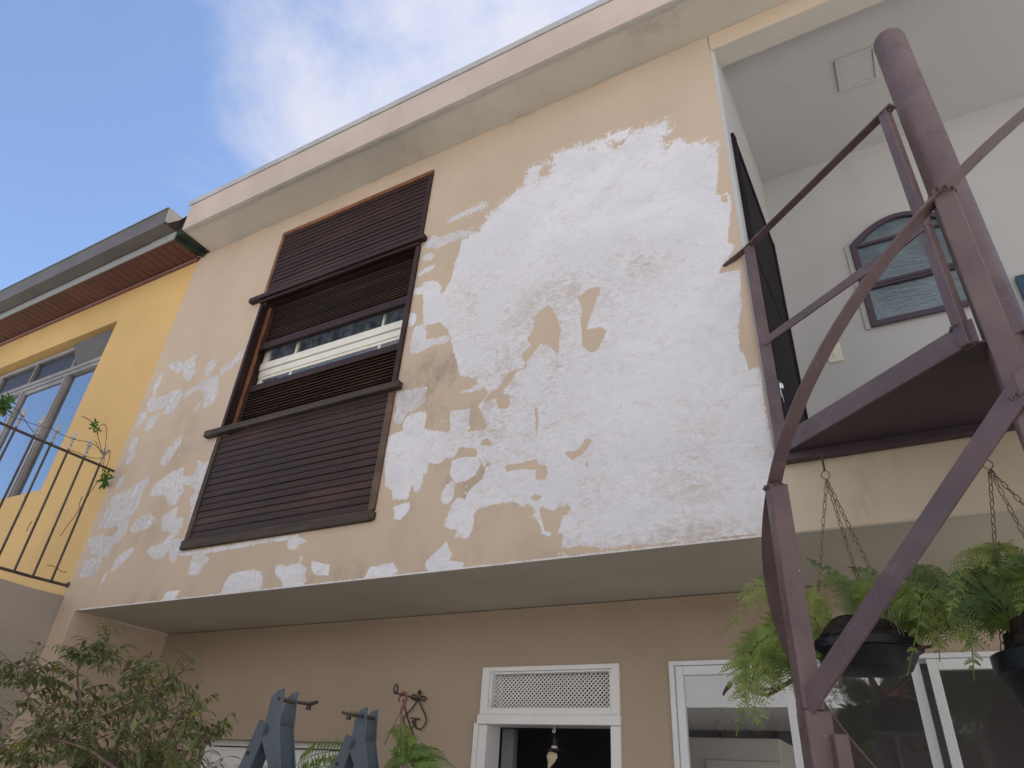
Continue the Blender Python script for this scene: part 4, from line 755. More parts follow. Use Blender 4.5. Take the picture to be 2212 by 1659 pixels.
# vine twining on the railing
vn = empty('railing_vine', (FXX, -.3, .98), 'thin leafy vine twined through the spear tips of the iron railing', 'vine')
ZY = lambda *a: [onp((x*.5423)*.54216, (1500+y*.5423)*.54216, 0, FXX+.012+.01*math.sin(i)) for i, (x, y) in enumerate(a)]
mb = MB()
for path in ([(60, 212), (110, 235), (145, 265), (175, 310), (215, 370), (245, 405), (300, 450)], [(30, 265), (70, 285), (100, 300), (160, 320), (260, 355), (320, 375), (380, 385), (450, 425), (560, 465), (640, 480), (690, 500), (735, 540), (755, 575)],
             [(500, 540), (560, 555), (640, 590), (700, 600), (760, 592), (790, 560), (800, 540), (820, 562)], [(755, 575), (740, 520), (725, 460), (712, 425)], [(740, 560), (715, 500), (700, 472)], [(712, 405), (730, 365), (765, 350), (782, 380), (782, 440), (775, 500), (765, 560)],
             [(675, 330), (640, 310), (600, 292), (620, 300), (655, 320)], [(800, 545), (805, 590), (790, 640), (770, 690), (755, 730), (700, 800), (630, 905), (600, 950), (560, 1010), (500, 1090), (440, 1175)], [(765, 560), (765, 620), (752, 700), (770, 730)],
             [(605, 880), (585, 930), (580, 970)], [(345, 1385), (410, 1400), (450, 1432), (490, 1438)], [(0, 230), (30, 262), (45, 300), (30, 335)], [(365, 350), (372, 370), (385, 385)], [(235, 1065), (205, 1110), (195, 1140)]):
    mb.tube(bez(ZY(*path), 6), .0022, 5)
mb.build('stem', MT['vine'], vn, smooth=True)
mb = MB()
def sprig(cx_, cy_, n, r, mb, L_=.05, up=(0, -.3, 1)):
    c = ZY((cx_, cy_))[0]
    for i in range(n):
        t = 2*PI*i/n+random.uniform(-.3, .3); d = Vector((random.uniform(-.2, .6), math.cos(t), math.sin(t)+.15))
        leafshape(mb, c+Vector((.004, 0, 0)), d, Vector((1, random.uniform(-.4, .4), .5)), L_*random.uniform(.7, 1.1), L_*.36, .2, .3)
for (x, y, n, L_) in ((690, 345, 8, .040), (685, 375, 6, .04), (712, 400, 5, .04), (770, 765, 9, .058), (760, 785, 6, .055), (785, 720, 5, .06), (60, 185, 9, .06), (20, 200, 10, .062), (30, 240, 8, .06), (-10, 215, 9, .06)): sprig(x, y, n, 1, mb, L_)
mb.build('leaves', MT['vineleaf'], vn)

# ------------------------------------------------------------------ spiral staircase
PX, PY = 4.905, -.486; PR = .055
st = empty('spiral_staircase', (PX, PY, -2.46), 'maroon steel spiral staircase with landing, central pole and curved handrail', 'staircase')
# domed central pole
MB().lathe((PX, PY, 0), [(PR, -2.46), (PR, 1.70), (PR*.97, 1.715), (PR*.85, 1.727), (PR*.5, 1.735), (.001, 1.737)], 40).build('central_pole', MT['stair'], st, smooth=True)
LZ = .285
A_ = Vector((4.222, -.030, 0)); B_ = Vector((4.805, -.530, 0)); dirAB = (B_-A_).normalized(); nAB = Vector((dirAB.y, -dirAB.x, 0))
# landing: sector between the facade and the pole
lp = [(A_.x-.015, -.012), (A_.x+.012, A_.y-.012), (B_.x, B_.y-.0), (PX+.02, PY-.055), (PX+.55, PY-.42), (PX+1.2, -.012)]
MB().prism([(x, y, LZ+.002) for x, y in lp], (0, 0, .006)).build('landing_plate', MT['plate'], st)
mb = MB(); mb.box(A_.x, PX+1.2, -.045, -.006, LZ-.03, LZ+.001); mb.build('landing_bracket', MT['plate'], st, bevel=.002)
MB().bar([A_+Vector((0, 0, LZ+.036))-dirAB*.02, B_+Vector((0, 0, LZ+.036))+dirAB*.035], (0, 0, .072), nAB*.008).build('landing_edge', MT['stair'], st, bevel=.0015)
def post(x, y, z0, z1, s, ang, nm='post'):
    c, sn = math.cos(ang)*s/2, math.sin(ang)*s/2
    pl_ = [(x+c*a-sn*b, y+sn*a+c*b, z0) for a, b in ((-1, -1), (1, -1), (1, 1), (-1, 1))]
    return MB().prism(pl_, (0, 0, z1-z0)).build(nm, MT['stair'], st, bevel=.003)
angAB = math.atan2(dirAB.y, dirAB.x)
post(4.232, -.032, LZ-.005, 1.300, .034, angAB); post(4.806, -.528, LZ, 1.283, .032, angAB)
T1 = Vector((4.112, .0, 1.262)); q0 = Vector((4.225, -.03, 1.306)); q1 = Vector((4.835, -.553, 1.288))
MB().bar([q0-dirAB*.01+Vector((0, 0, 0)), q1], nAB*.034, (0, 0, .007)).build('top_rail', MT['stair'], st, bevel=.002)
MB().bar([T1, q0], Vector((.012, .028, 0)), (0, 0, .008)).build('wall_anchor', MT['stair'], st, bevel=.002)
MB().bar([Vector((4.228, -.05, .775)), Vector((4.70, -.452, .735)), Vector((4.80, -.545, .730))], (0, 0, .036), nAB*.007).build('mid_rail', MT['stair'], st, bevel=.002)
# helical handrail and mid rail
HR, HA, HB = .6976, .3327, .008916; OFF = -.4943
def hp(t, off=0, r=HR): q = math.radians(t); return Vector((PX+r*math.cos(q), PY+r*math.sin(q), HA+HB*(t+97)+off))
rad = lambda t: Vector((math.cos(math.radians(t)), math.sin(math.radians(t)), 0))
ts = list(np.arange(-8, -262, -3.0))
MB().bar([hp(t) for t in ts], lambda i: rad(ts[i])*.034, lambda i: (0, 0, .008)).build('curved_handrail', MT['stair'], st, bevel=.002)
tm = [-10, -56, -102.3, -152.8]
MB().bar([hp(t, OFF-(.012 if t < -140 else 0), HR+.020) for t in tm], lambda i: (0, 0, .057), lambda i: rad(tm[i])*.007).build('inner_mid_rail', MT['stair'], st, bevel=.002)
def hpost(t, s=.034, r=HR, low=1.0):
    p = hp(t, 0, r); return post(p.x, p.y, p.z-low, p.z-.004, s, math.radians(t))
hpost(-102.3, .040, HR-.012, 1.5); hpost(-152.2, .043, HR-.004, .50); p = hp(-152.2, 0, HR-.004); post(p.x+.004, p.y, -2.2, p.z-.501, .053, math.radians(-152.2), 'lower_post'); hpost(-70); hpost(-30)
p = hp(-152.2, 0, HR-.004); post(p.x+.044, p.y-.012, -2.2, hp(-151.5, OFF).z-.055, .030, math.radians(-151.5)+.1, 'lower_post')
wb_ = random.Random(3)
for (jx, jy, jz) in ((4.232, -.032, .772), (4.232, -.032, 1.298), (4.806, -.528, .728), (4.806, -.528, 1.282), (4.80, -.525, LZ+.07)):
    mb = MB()
    for k in range(9):
        q = 2*PI*k/9; mb.lathe((jx+.019*math.cos(q), jy+.019*math.sin(q), jz), [(.001, -.005), (.0055*wb_.uniform(.7, 1.2), 0), (.001, .004)], 6)
    mb.build('weld', MT['stair'], st, smooth=True)
for t in (-102.3, -152.2):
    for off_ in ((-.006, OFF-.01) if t > -120 else (-.006,)):
        p = hp(t, off_); mb = MB()
        for k in range(10): q = 2*PI*k/10; mb.lathe((p.x+.023*math.cos(q), p.y+.023*math.sin(q), p.z), [(.001, -.006), (.0065*wb_.uniform(.7, 1.2), 0), (.001, .004)], 6)
        mb.build('weld', MT['stair'], st, smooth=True)
for k in range(10):
    t = -24-k*26.0; z = HA+HB*(t+97)-1.16
    if z < -2.4: break
    a, b2 = math.radians(t-14), math.radians(t+14)
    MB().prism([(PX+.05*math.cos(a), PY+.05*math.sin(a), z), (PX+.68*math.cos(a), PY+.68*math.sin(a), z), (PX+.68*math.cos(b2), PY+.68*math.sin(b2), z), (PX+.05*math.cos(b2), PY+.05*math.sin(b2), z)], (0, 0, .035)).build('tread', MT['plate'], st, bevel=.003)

# ------------------------------------------------------------------ keys in the loggia door
ks = onp(1683, 836, 0, 4.2165+.036)
ky = empty('keys', tuple(ks), 'small bunch of keys hanging from the dark loggia door lock', 'keys')
mb = MB(); mb.lathe((ks.x+.004, ks.y, ks.z), [(.011, -.012), (.014, 0), (.011, .012)], 12); mb.box(ks.x-.001, ks.x+.003, ks.y-.004, ks.y+.004, ks.z-.05, ks.z-.008); mb.build('key', MT['steelkey'], ky, smooth=True)
MB().bar([ks+Vector((.004, .006, -.012)), ks+Vector((.006, .03, -.055))], (0, .008, 0), (.002, 0, 0)).tube([ks+Vector((0, 0, .035)), ks+Vector((.006, 0, .01))], .0015, 5).build('second_key', MT['steelkey'], ky)

# ------------------------------------------------------------------ step ladder (two folding A-frame heads)
L1 = onp(616, 1500, 1, -.9); top = L1.z
L2 = onp(793, 1538, 2, top-.0)
ladv = (L2-L1); ladv.z = 0; yv_ = ladv.normalized(); xv = Vector((yv_.y, -yv_.x, 0))
if xv.x < 0: xv = -xv
ld = empty('step_ladder', (L1.x, L1.y, -2.46), 'blue-grey painted steel step ladder, only its two hinged tops in view', 'ladder')
def chan(p0, p1, wd, dp, nm, open_=True):
    """U channel from p0 to p1: web faces -x side, wd along slope-normal in the xv plane, dp along yv_"""
    d = (p1-p0).normalized(); s = yv_; u = d.cross(s).normalized(); t = .003
    mb = MB(); mb.bar([p0, p1], s*dp, u*t if False else u*wd) if not open_ else None
    if open_:
        mb.bar([p0-s*(dp/2), p1-s*(dp/2)], u*wd, s*t); mb.bar([p0+s*(dp/2), p1+s*(dp/2)], u*wd, s*t); mb.bar([p0+u*(wd/2-t/2), p1+u*(wd/2-t/2)], s*(dp-t*1.1), u*t)
    return mb.build(nm, MT['blue'], ld, bevel=.001)
for base, flip in ((L1, 1), (L2, -1)):
    H_ = top+.012
    o = Vector((base.x, base.y, 0))
    P3 = lambda a, z, b=0: o+xv*a+yv_*b+Vector((0, 0, z))
    # upright rail, leaning a little to the right going down, rear leg to the left
    chan(P3(.012, H_-.10), P3(.48, -2.44), .040, .048, 'front_rail')
    chan(P3(-.034, H_-.085), P3(-.60, -2.44), .042, .042, 'rear_leg')
    hpl = [P3(-.022, H_-.022), P3(-.002, H_-.006), P3(.022, H_+.0), P3(.034, H_-.10), P3(.070, H_-.195), P3(.034, H_-.210), P3(-.024, H_-.130)]
    mb = MB(); mb.prism([q-yv_*.030 for q in hpl], yv_*.004); mb.prism([q+yv_*.026 for q in hpl], yv_*.004); mb.build('hinge_plate', MT['blue'], ld, bevel=.002)
    pv = P3(-.020, H_-.105)
    MB().tube([pv-yv_*.040, pv+yv_*.040], .009, 14).tube([pv-yv_*.036, pv-yv_*.0305], .014, 14).build('pivot_bolt', MT['blue'], ld, smooth=True)
    for a_, z_ in ((-.070, H_-.165),):
        q = P3(a_, z_); MB().tube([q-yv_*.0245, q-yv_*.0238], .005, 10).build('bolt_hole', MT['pot'], ld)
    s = flip; q = P3(.010, H_-.028)
    e = q+yv_*(.075 if s > 0 else -.075)+(xv*.02 if s > 0 else xv*-.02)
    mb = MB().tube([q-yv_*.03, q+yv_*.03], .006, 10).tube([q, e], .0045, 8); mb.tube([e-Vector((0, 0, .016))-xv*.002, e, e+xv*.03*s+Vector((0, 0, .006))], [.009, .007, .0045], 8); mb.build('wing_bolt', MT['iron'], ld, smooth=True)
mb = MB(); a0 = Vector((L1.x, L1.y, 0))+xv*.06+Vector((0, 0, top-.27)); b0 = Vector((L2.x, L2.y, 0))+xv*.06+Vector((0, 0, top-.27))
for k in range(6): mb.tube([a0+xv*.036*k-Vector((0, 0, .28*k)), b0+xv*.036*k-Vector((0, 0, .28*k))], .013, 10)
mb.build('rungs', MT['blue'], ld, smooth=True)

# ------------------------------------------------------------------ wrought-iron bracket, hook, fern basket (centre left)
Z4 = lambda y, *a: [onp((800+px*.4973)*.54216, (2500+py*.4973)*.54216, 1, y) for px, py in a]
wb = empty('plant_bracket', tuple(Z4(.66, (1745, 580))[0]), 'black wrought-iron scroll plant bracket on the taupe wall above the fern', 'bracket')
yb_ = D1-.012
mb = MB()
mb.tube(bez(Z4(yb_, (1745, 575), (1690, 650), (1635, 710), (1622, 755), (1650, 800), (1690, 805), (1705, 775), (1700, 745), (1690, 770)), 8), .0034, 6)
mb.tube(bez(Z4(yb_, (1745, 580), (1770, 640), (1800, 710), (1803, 760), (1770, 810), (1735, 810), (1716, 780), (1720, 735), (1755, 735)), 8), .0034, 6)
mb.tube(bez(Z4(yb_, (1680, 725), (1705, 728), (1720, 735), (1712, 790)), 6), .0035, 6)
mb.build('scroll', MT['iron'], wb, smooth=True)
MB().tube(bez(Z4(yb_, (1745, 585), (1700, 575), (1680, 560), (1700, 540), (1735, 550), (1750, 580), (1770, 555), (1800, 560), (1798, 582), (1765, 580)), 6), .0035, 6).lathe(tuple(Z4(yb_-.004, (1752, 522))[0]), [(.004, -.014), (.011, 0), (.004, .014)], 8).build('rosette', MT['iron'], wb, smooth=True)
a0 = Z4(yb_, (1745, 572))[0]; tip = Z4(.18, (1578, 530))[0]
armp = [a0+(tip-a0)*t for t in (0, .5, 1)]+Z4(.165, (1580, 495), (1572, 462), (1556, 470), (1548, 510), (1558, 530), (1567, 505))
MB().tube(bez(armp, 5), .0045, 6).tube(bez([a0+Vector((0, 0, -.17)), a0+(tip-a0)*.3+Vector((0, 0, -.12)), a0+(tip-a0)*.75+Vector((0, 0, -.02))], 6), .004, 6).build('arm', MT['iron'], wb, smooth=True)
YH = .24
hk = empty('fern_basket', tuple(Z4(YH, (1600, 690))[0]), 'bright green fern hanging from a faded red hook on the wrought-iron bracket', 'hanging plant')
MB().tube(bez(Z4(YH, (1597, 560), (1610, 530), (1635, 525), (1650, 550), (1640, 590), (1620, 630), (1608, 670)), 7), [.0045+.003*min(1, k/18) for k in range(7*6+1)], 8).build('hook', MT['hookred'], hk, smooth=True)
mb = MB()
for e in ((1470, 940), (1602, 1100), (1700, 1065)): mb.tube(Z4(YH, (1605, 665), e), .0016, 5)
mb.tube(Z4(YH+.02, (1590, 560), (1588, 600)), .003, 5)
mb.build('hanging_string', MT['rhizome'], hk)

def frond(mb, p, width, npin=16, droop=.25, up=Vector((0, -.6, .8)), lacy=True, taper=1.0, leafw=.30):
    """fern frond: rachis through points p with pinnate, lobed pinnae on both sides"""
    C_ = bez(p, 10); n = len(C_); mb.tube(C_[::3]+[C_[-1]], [.0016]*len(C_[::3])+[.0006], 4, cap=False)
    for k in range(1, npin*2):
        side = 1 if k % 2 else -1; t = .10+.88*k/(npin*2); i = min(n-2, int(t*(n-1))); c = C_[i]; tg = (C_[i+1]-C_[i]).normalized()
        s = tg.cross(up)
        if s.length < .05: s = tg.orthogonal()
        s.normalize(); nrm = s.cross(tg)
        env = min(1.0, (t-.02)*5)*(1.02-t)**.85*taper
        Lp = width*env*random.uniform(.85, 1.1)
        if Lp < .004: continue
        d = (s*side*.88+tg*.47+nrm*random.uniform(-.12, .12)).normalized()
        if not lacy: leafshape(mb, c, d, nrm, Lp, Lp*leafw if leafw < 1 else leafw/1000, droop, .2); continue
        m = max(5, int(Lp/.0074)); prev = c
        for j in range(m):
            u = (j+.6)/m; q = c+d*Lp*u-nrm*droop*Lp*u*u-Vector((0, 0, .12*Lp*u*u)); wl = Lp*.34*(1-u)**.75+.004
            for sd2 in (1, -1):
                dd = (tg*sd2*.8+d*.62+nrm*random.uniform(-.2, .2)).normalized()
                e = q+dd*wl; pp = d*max(wl*.19, .0024)
                b = len(mb.v); mb.v += [tuple(q-pp*.7), tuple(q+pp*.9), tuple(e+pp*.25), tuple(q+dd*wl*.6-pp*.8)]; mb.f.append((b, b+1, b+2, b+3))
# Boston-type fern in the basket
cF = Z4(YH, (1670, 1080))[0]
def fr4(y, *a): return Z4(y, *a)
for pts_, wd in (([(1650, 1090), (1640, 900), (1560, 800), (1480, 860)], .075), ([(1650, 1090), (1650, 930), (1600, 830), (1490, 835)], .06), ([(1660, 1090), (1700, 980), (1800, 990), (1900, 1030)], .07), ([(1670, 1095), (1760, 1000), (1880, 1000), (1990, 1080)], .07),
                 ([(1680, 1100), (1800, 1060), (1930, 1070), (2060, 1140)], .06), ([(1640, 1100), (1600, 980), (1660, 880), (1720, 960)], .08), ([(1650, 1120), (1560, 1060), (1500, 1080), (1450, 1150)], .06), ([(1660, 1130), (1720, 1060), (1820, 1060), (1900, 1140)], .07), ([(1660, 1130), (1640, 1030), (1690, 960), (1760, 1080)], .07), ([(1640, 1130), (1580, 1080), (1600, 1040), (1660, 1100)], .06), ([(1680, 1130), (1780, 1090), (1860, 1090), (1960, 1160)], .06)):
    mb = MB(); yy_ = YH+random.uniform(-.04, .06); frond(mb, Z4(yy_, *pts_), wd, 26, .35, Vector((0, -.8, .6)), False, 1.0, .20); mb.build('frond', MT['palm'] if random.random() < .6 else MT['fern'], hk)
MB().lathe(tuple(Z4(YH+.02, (1670, 1240))[0]), [(.05, -.09), (.10, 0), (.105, .03), (.09, .03)], 20).build('basket', MT['pot'], hk, smooth=True)
# pinnate palm-like plant behind the ladder
pm = empty('potted_palm', tuple(Z4(.35, (980, 1300))[0]), 'light green pinnate palm fronds behind the ladder, in front of the white ground-floor window', 'plant')
def palmfrond(pts_, y, L0, mat='palm'):
    C_ = bez(Z4(y, *pts_), 10); mb = MB(); mb.tube(C_, .0022, 5)
    for i in range(2, len(C_)-1, 2):
        for sg in (1, -1):
            tgt = (C_[i+1]-C_[i]).normalized(); d = (Vector((0, 0, 1))*sg+tgt*.45+Vector((0, random.uniform(-.3, .3), 0))); t = i/len(C_)
            leafshape(mb, C_[i], d, Vector((0, -1, .2)), L0*(1.05-.6*abs(t-.4))*random.uniform(.85, 1.1), .013, .1*sg, .2)
    mb.build('frond', MT[mat], pm)
palmfrond([(770, 1100), (860, 1040), (1000, 1000), (1140, 990)], .34, .075); palmfrond([(1010, 1126), (1130, 1060), (1250, 1040), (1340, 1030)], .36, .07); palmfrond([(780, 1190), (900, 1130), (1020, 1110), (1130, 1130)], .38, .06, 'fern')
palmfrond([(1290, 1160), (1310, 1060), (1380, 1000), (1320, 960)], .33, .05, 'fern'); palmfrond([(1330, 790), (1300, 730), (1240, 700), (1190, 700)], .40, .02, 'fern')
MB().tube([Z4(.35, (980, 1126))[0], Vector((Z4(.35, (980, 1126))[0].x, .35, -2.1))], .02, 8).lathe((Z4(.35, (980, 1126))[0].x, .35, -2.46), [(.12, 0), (.16, .33), (.14, .33)], 20).build('pot', MT['pot'], pm, smooth=True)

# ------------------------------------------------------------------ ornament in the doorway
Z5 = lambda y, *a: [onp((1800+px*.45208)*.54216, (2500+py*.45208)*.54216, 1, y) for px, py in a]
YO = D1+.03
oc = Z5(YO, (900, 870))[0]; og = empty('hanging_ornament', tuple(oc), 'small brown hat ornament with beige cloth hanging in the doorway', 'ornament')
MB().tube(bez(Z5(YO, (900, 862), (902, 890), (912, 905), (905, 925), (890, 918), (892, 900)), 6), .0022, 6).build('hook', MT['white'], og, smooth=True)
h0 = Z5(YO, (902, 925))[0]; hb = Z5(YO, (905, 1085))[0]
mb = MB().tube(Z5(YO, (902, 922), (900, 1010)), .0022, 5); mb.tube(bez(Z5(YO, (900, 1010), (915, 995), (935, 1005), (938, 1020)), 5), .002, 5)
mb.lathe(tuple(hb), [(.030, .0), (.031, .004), (.014, .008), (.012, .02), (.006, .045), (.002, .055)], 18); mb.build('hat', MT['hat'], og, smooth=True)
MB().lathe(tuple(hb), [(.0148, .009), (.0132, .018)], 18).build('hat_band', MT['band2'], og, smooth=True)
mb = MB(); cl = Z5(YO, (870, 1090), (925, 1110), (932, 1145), (905, 1190), (860, 1240), (845, 1236), (848, 1190), (836, 1140), (850, 1105))
cc_ = sum(cl, Vector())/len(cl)
mb.add([tuple(cc_+Vector((0, -.014, 0)))]+[tuple(q) for q in cl]+[tuple(cc_+Vector((0, .012, 0)))], [(0, 1+i, 1+(i+1) % 9) for i in range(9)]+[(10, 1+(i+1) % 9, 1+i) for i in range(9)]); mb.build('cloth', MT['cloth'], og)

# ------------------------------------------------------------------ hanging fern pots on chains
def chain(p0, p1, mb, link=.034):
    p0, p1 = Vector(p0), Vector(p1); L_ = (p1-p0).length; d = (p1-p0)/L_; n = max(2, int(L_/(link*.80))); a = d.orthogonal().normalized(); c = d.cross(a)
    for k in range(n):
        u = a if k % 2 else c; ctr = p0+d*L_*(k+.5)/n; hl, hw_ = link*.5-.0045, .0045
        pts_ = [ctr+d*hl*math.copysign(1, math.cos(q))*1.0*min(1, abs(math.cos(q))*1.6)+u*hw_*1.3*math.sin(q) for q in [2*PI*i/10 for i in range(11)]]
        mb.tube(pts_, .0016, 5, cap=False)
def hangpot(hook, pc, rim, label, group, fronds, depth, mound):
    e = empty('hanging_fern', tuple(pc), label, 'hanging plant', group)
    mb = MB(); mb.tube([hook+Vector((-.03, .03, .03)), hook+Vector((0, 0, .035)), hook+Vector((0, 0, -.03))], .004, 6); mb.build('hook', MT['iron'], e, smooth=True)
    ringc = hook+Vector((0, 0, -.045)); mb = MB(); mb.tube([ringc+Vector((.013*math.cos(q), .006*math.sin(q), .018*math.sin(q))) for q in [2*PI*i/16 for i in range(17)]], .0017, 5, cap=False); mb.build('ring', MT['chain'], e)
    for q in (200, 320, 75):
        mb = MB(); t = math.radians(q); chain(ringc+Vector((0, 0, -.018)), pc+Vector((rim*.96*math.cos(t), rim*.96*math.sin(t), .0)), mb); mb.build('chain', MT['chain'], e)
    MB().lathe(tuple(pc), [(rim*.55, -depth), (rim*.78, -depth*.93), (rim*.93, -depth*.45), (rim*.97, -depth*.32), (rim*1.05, -depth*.28), (rim*1.05, 0), (rim*.96, 0), (rim*.9, -.02)], 36).build('pot', MT['pot'], e, smooth=True)
    mb = MB(); b = len(mb.v); n1_, n2_ = 22, 9
    for j in range(n2_+1):
        for i in range(n1_):
            ph = PI/2*j/n2_; q = 2*PI*i/n1_; r_ = rim*.93*math.cos(ph)*random.uniform(.86, 1.04); mb.v.append((pc.x+r_*math.cos(q), pc.y+r_*math.sin(q), pc.z-.01+mound*math.sin(ph)*random.uniform(.85, 1.12)))
    for j in range(n2_):
        for i in range(n1_): mb.f.append((b+j*n1_+i, b+j*n1_+(i+1) % n1_, b+(j+1)*n1_+(i+1) % n1_, b+(j+1)*n1_+i))
    mb.build('root_ball', MT['fibre'], e)
    for (pts_, y0_, y1_, wd, mk) in fronds:
        n = len(pts_); mb = MB(); P_ = [onp(x, y, 1, y0_+(y1_-y0_)*k/(n-1)) for k, (x, y) in enumerate(pts_)]
        frond(mb, P_, wd*1.5, 17, .18, Vector((random.uniform(-.3, .3), -.75, .5)), True); mb.build('frond', MT[mk], e)
    return e
h1 = onp(1778, 1000, 1, -.10); pc1 = onp(1868, 1398, 1, -.10); pc1.z = -.395
fr1 = [([(1800, 1395), (1740, 1320), (1650, 1280), (1560, 1370)], -.12, -.28, .10, 'ferny'), ([(1800, 1390), (1730, 1300), (1640, 1265), (1590, 1300)], -.1, -.2, .075, 'ferny'), ([(1790, 1385), (1720, 1310), (1660, 1245), (1625, 1262)], -.1, -.05, .06, 'fern'),
       ([(1800, 1400), (1720, 1370), (1640, 1400), (1590, 1480)], -.15, -.3, .06, 'fernd'), ([(1790, 1400), (1700, 1400), (1640, 1430), (1590, 1590)], -.15, -.35, .115, 'fern'), ([(1700, 1400), (1640, 1410), (1620, 1480), (1650, 1575)], -.2, -.36, .11, 'ferny'), ([(1720, 1380), (1690, 1370), (1630, 1400), (1608, 1530)], -.22, -.3, .10, 'fern'),
       ([(1850, 1380), (1840, 1290), (1800, 1240), (1740, 1205)], -.1, -.05, .05, 'fernd'), ([(1850, 1380), (1860, 1290), (1800, 1250), (1760, 1270)], -.1, 0, .06, 'fern'), ([(1880, 1370), (1900, 1290), (1880, 1240), (1830, 1225)], -.1, -.02, .055, 'fernd'), ([(1870, 1370), (1880, 1300), (1860, 1260), (1845, 1300)], -.1, -.1, .06, 'fern'),
       ([(1900, 1370), (1930, 1300), (1990, 1290), (1960, 1460)], -.1, -.25, .075, 'fern'), ([(1920, 1370), (1960, 1310), (2020, 1320), (2030, 1430)], -.1, -.22, .085, 'ferny'), ([(1900, 1360), (1940, 1290), (2000, 1260), (2060, 1300)], -.1, -.1, .09, 'fernd'), ([(1910, 1360), (1950, 1260), (2000, 1230), (2050, 1250)], -.1, -.05, .08, 'fernd'),
       ([(1920, 1370), (2000, 1300), (2060, 1320), (2090, 1390)], -.12, -.2, .09, 'fern'), ([(1930, 1370), (2000, 1290), (2090, 1280), (2160, 1330)], -.05, -.15, .09, 'fernd'), ([(1930, 1380), (1990, 1340), (2060, 1350), (2110, 1400)], -.1, -.2, .085, 'fern'), ([(1900, 1350), (1925, 1270), (1960, 1225), (2010, 1230)], -.1, 0, .07, 'fernd'),
       ([(2000, 1310), (2060, 1270), (2130, 1240), (2200, 1250)], -.1, -.2, .08, 'fernd'), ([(2160, 1170), (2120, 1200), (2080, 1230), (2048, 1340)], -.1, -.3, .060, 'ferny'), ([(2190, 1165), (2150, 1185), (2110, 1195), (2160, 1245)], -.1, -.25, .05, 'ferny'), ([(2230, 1190), (2170, 1195), (2110, 1225), (2070, 1250)], -.05, -.2, .06, 'fern')]
hangpot(h1, pc1, .146, 'fern in a shallow black pot on chains directly behind the maroon stair posts', 'ferns hanging on chains from the slab edge', fr1, .078, .09)
h2 = onp(2124, 975, 1, -.10); pc2 = Vector((4.865, -.18, -.455))
fr2 = [([(2200, 1380), (2160, 1300), (2090, 1290), (2060, 1360)], -.2, -.3, .10, 'fernd'), ([(2200, 1370), (2150, 1320), (2100, 1340), (2105, 1470)], -.2, -.3, .085, 'fern'), ([(2220, 1370), (2180, 1270), (2120, 1240), (2060, 1250)], -.2, -.15, .09, 'fernd'), ([(2230, 1360), (2200, 1260), (2160, 1240), (2120, 1300)], -.2, -.2, .1, 'fernd'), ([(2260, 1350), (2250, 1250), (2200, 1220), (2150, 1260)], -.2, -.2, .1, 'fernd'), ([(2260, 1350), (2270, 1270), (2240, 1260), (2200, 1330)], -.2, -.3, .1, 'fern')]
hangpot(h2, pc2, .185, 'larger dark fern pot on chains, cut by the right edge of the photo', 'ferns hanging on chains from the slab edge', fr2, .17, .14)
# brown rhizomes creeping out of the first pot
rz = bpy.data.objects['hanging_fern']
for path in ([(1800, 1450), (1730, 1460), (1690, 1482), (1640, 1490), (1605, 1478)], [(1690, 1482), (1660, 1500), (1630, 1498)], [(1580, 1475), (1568, 1490), (1562, 1502)], [(1920, 1390), (1950, 1400), (2000, 1398), (2020, 1394)], [(1960, 1398), (1940, 1370), (1925, 1350)], [(1880, 1462), (1900, 1490), (1930, 1500), (1960, 1490)], [(1930, 1500), (1950, 1480), (1965, 1465)]):
    MB().tube(bez([onp(x, y, 1, -.16) for x, y in path], 5), [.0075-.004*k/(5*(len(path)-1)) for k in range(5*(len(path)-1)+1)], 7).build('rhizome', MT['rhizome'], rz, smooth=True)

# ------------------------------------------------------------------ leafy shrub, lower left
sb = empty('leafy_shrub', (.95, -.55, -2.46), 'leafy green shrub with thin twigs in front of the taupe wall, lower left', 'shrub')
rs = random.Random(11)
base = Vector((.95, -.55, -2.46)); crown = Vector((.95, -.5, -1.35))
tm_ = MB(); tm_.tube(bez([base, base+Vector((.03, .02, .5)), crown], 6), [.035-.012*k/12 for k in range(13)], 8)
limbs = [[(300, 1750), (330, 1640), (270, 1640), (175, 1610)], [(300, 1750), (250, 1660), (180, 1570), (240, 1540), (320, 1500)], [(280, 1760), (200, 1680), (175, 1530), (170, 1440), (215, 1395)], [(280, 1760), (180, 1680), (90, 1560), (60, 1500), (20, 1450)],
         [(320, 1760), (350, 1640), (380, 1560), (420, 1530)], [(320, 1760), (300, 1650), (330, 1560), (345, 1490), (375, 1450)], [(330, 1760), (360, 1680), (410, 1620), (445, 1580)], [(250, 1780), (120, 1700), (40, 1640), (-30, 1580)], [(280, 1760), (250, 1620), (290, 1540), (300, 1470), (290, 1430)], [(260, 1770), (160, 1640), (130, 1520), (100, 1470), (60, 1440)],
         [(300, 1760), (220, 1640), (130, 1600), (60, 1590)], [(300, 1770), (330, 1700), (390, 1670), (430, 1640)]]
tips = []
for li, Lm in enumerate(limbs):
    y0_ = -.5+rs.uniform(-.1, .1); y1_ = -.45+rs.uniform(-.35, .35); n = len(Lm)
    P_ = [crown]+[onp(x*1.0, y, 1, y0_+(y1_-y0_)*k/(n-1)) for k, (x, y) in enumerate(Lm)]
    C_ = bez(P_, 6); tm_.tube(C_, [.011-.0085*k/(len(C_)-1) for k in range(len(C_))], 6); tips += [(C_[k], (C_[min(k+1, len(C_)-1)]-C_[k-1]).normalized()) for k in range(len(C_)//3, len(C_), 2)]
leafg = MB(); leafyl = MB(); tw = MB()
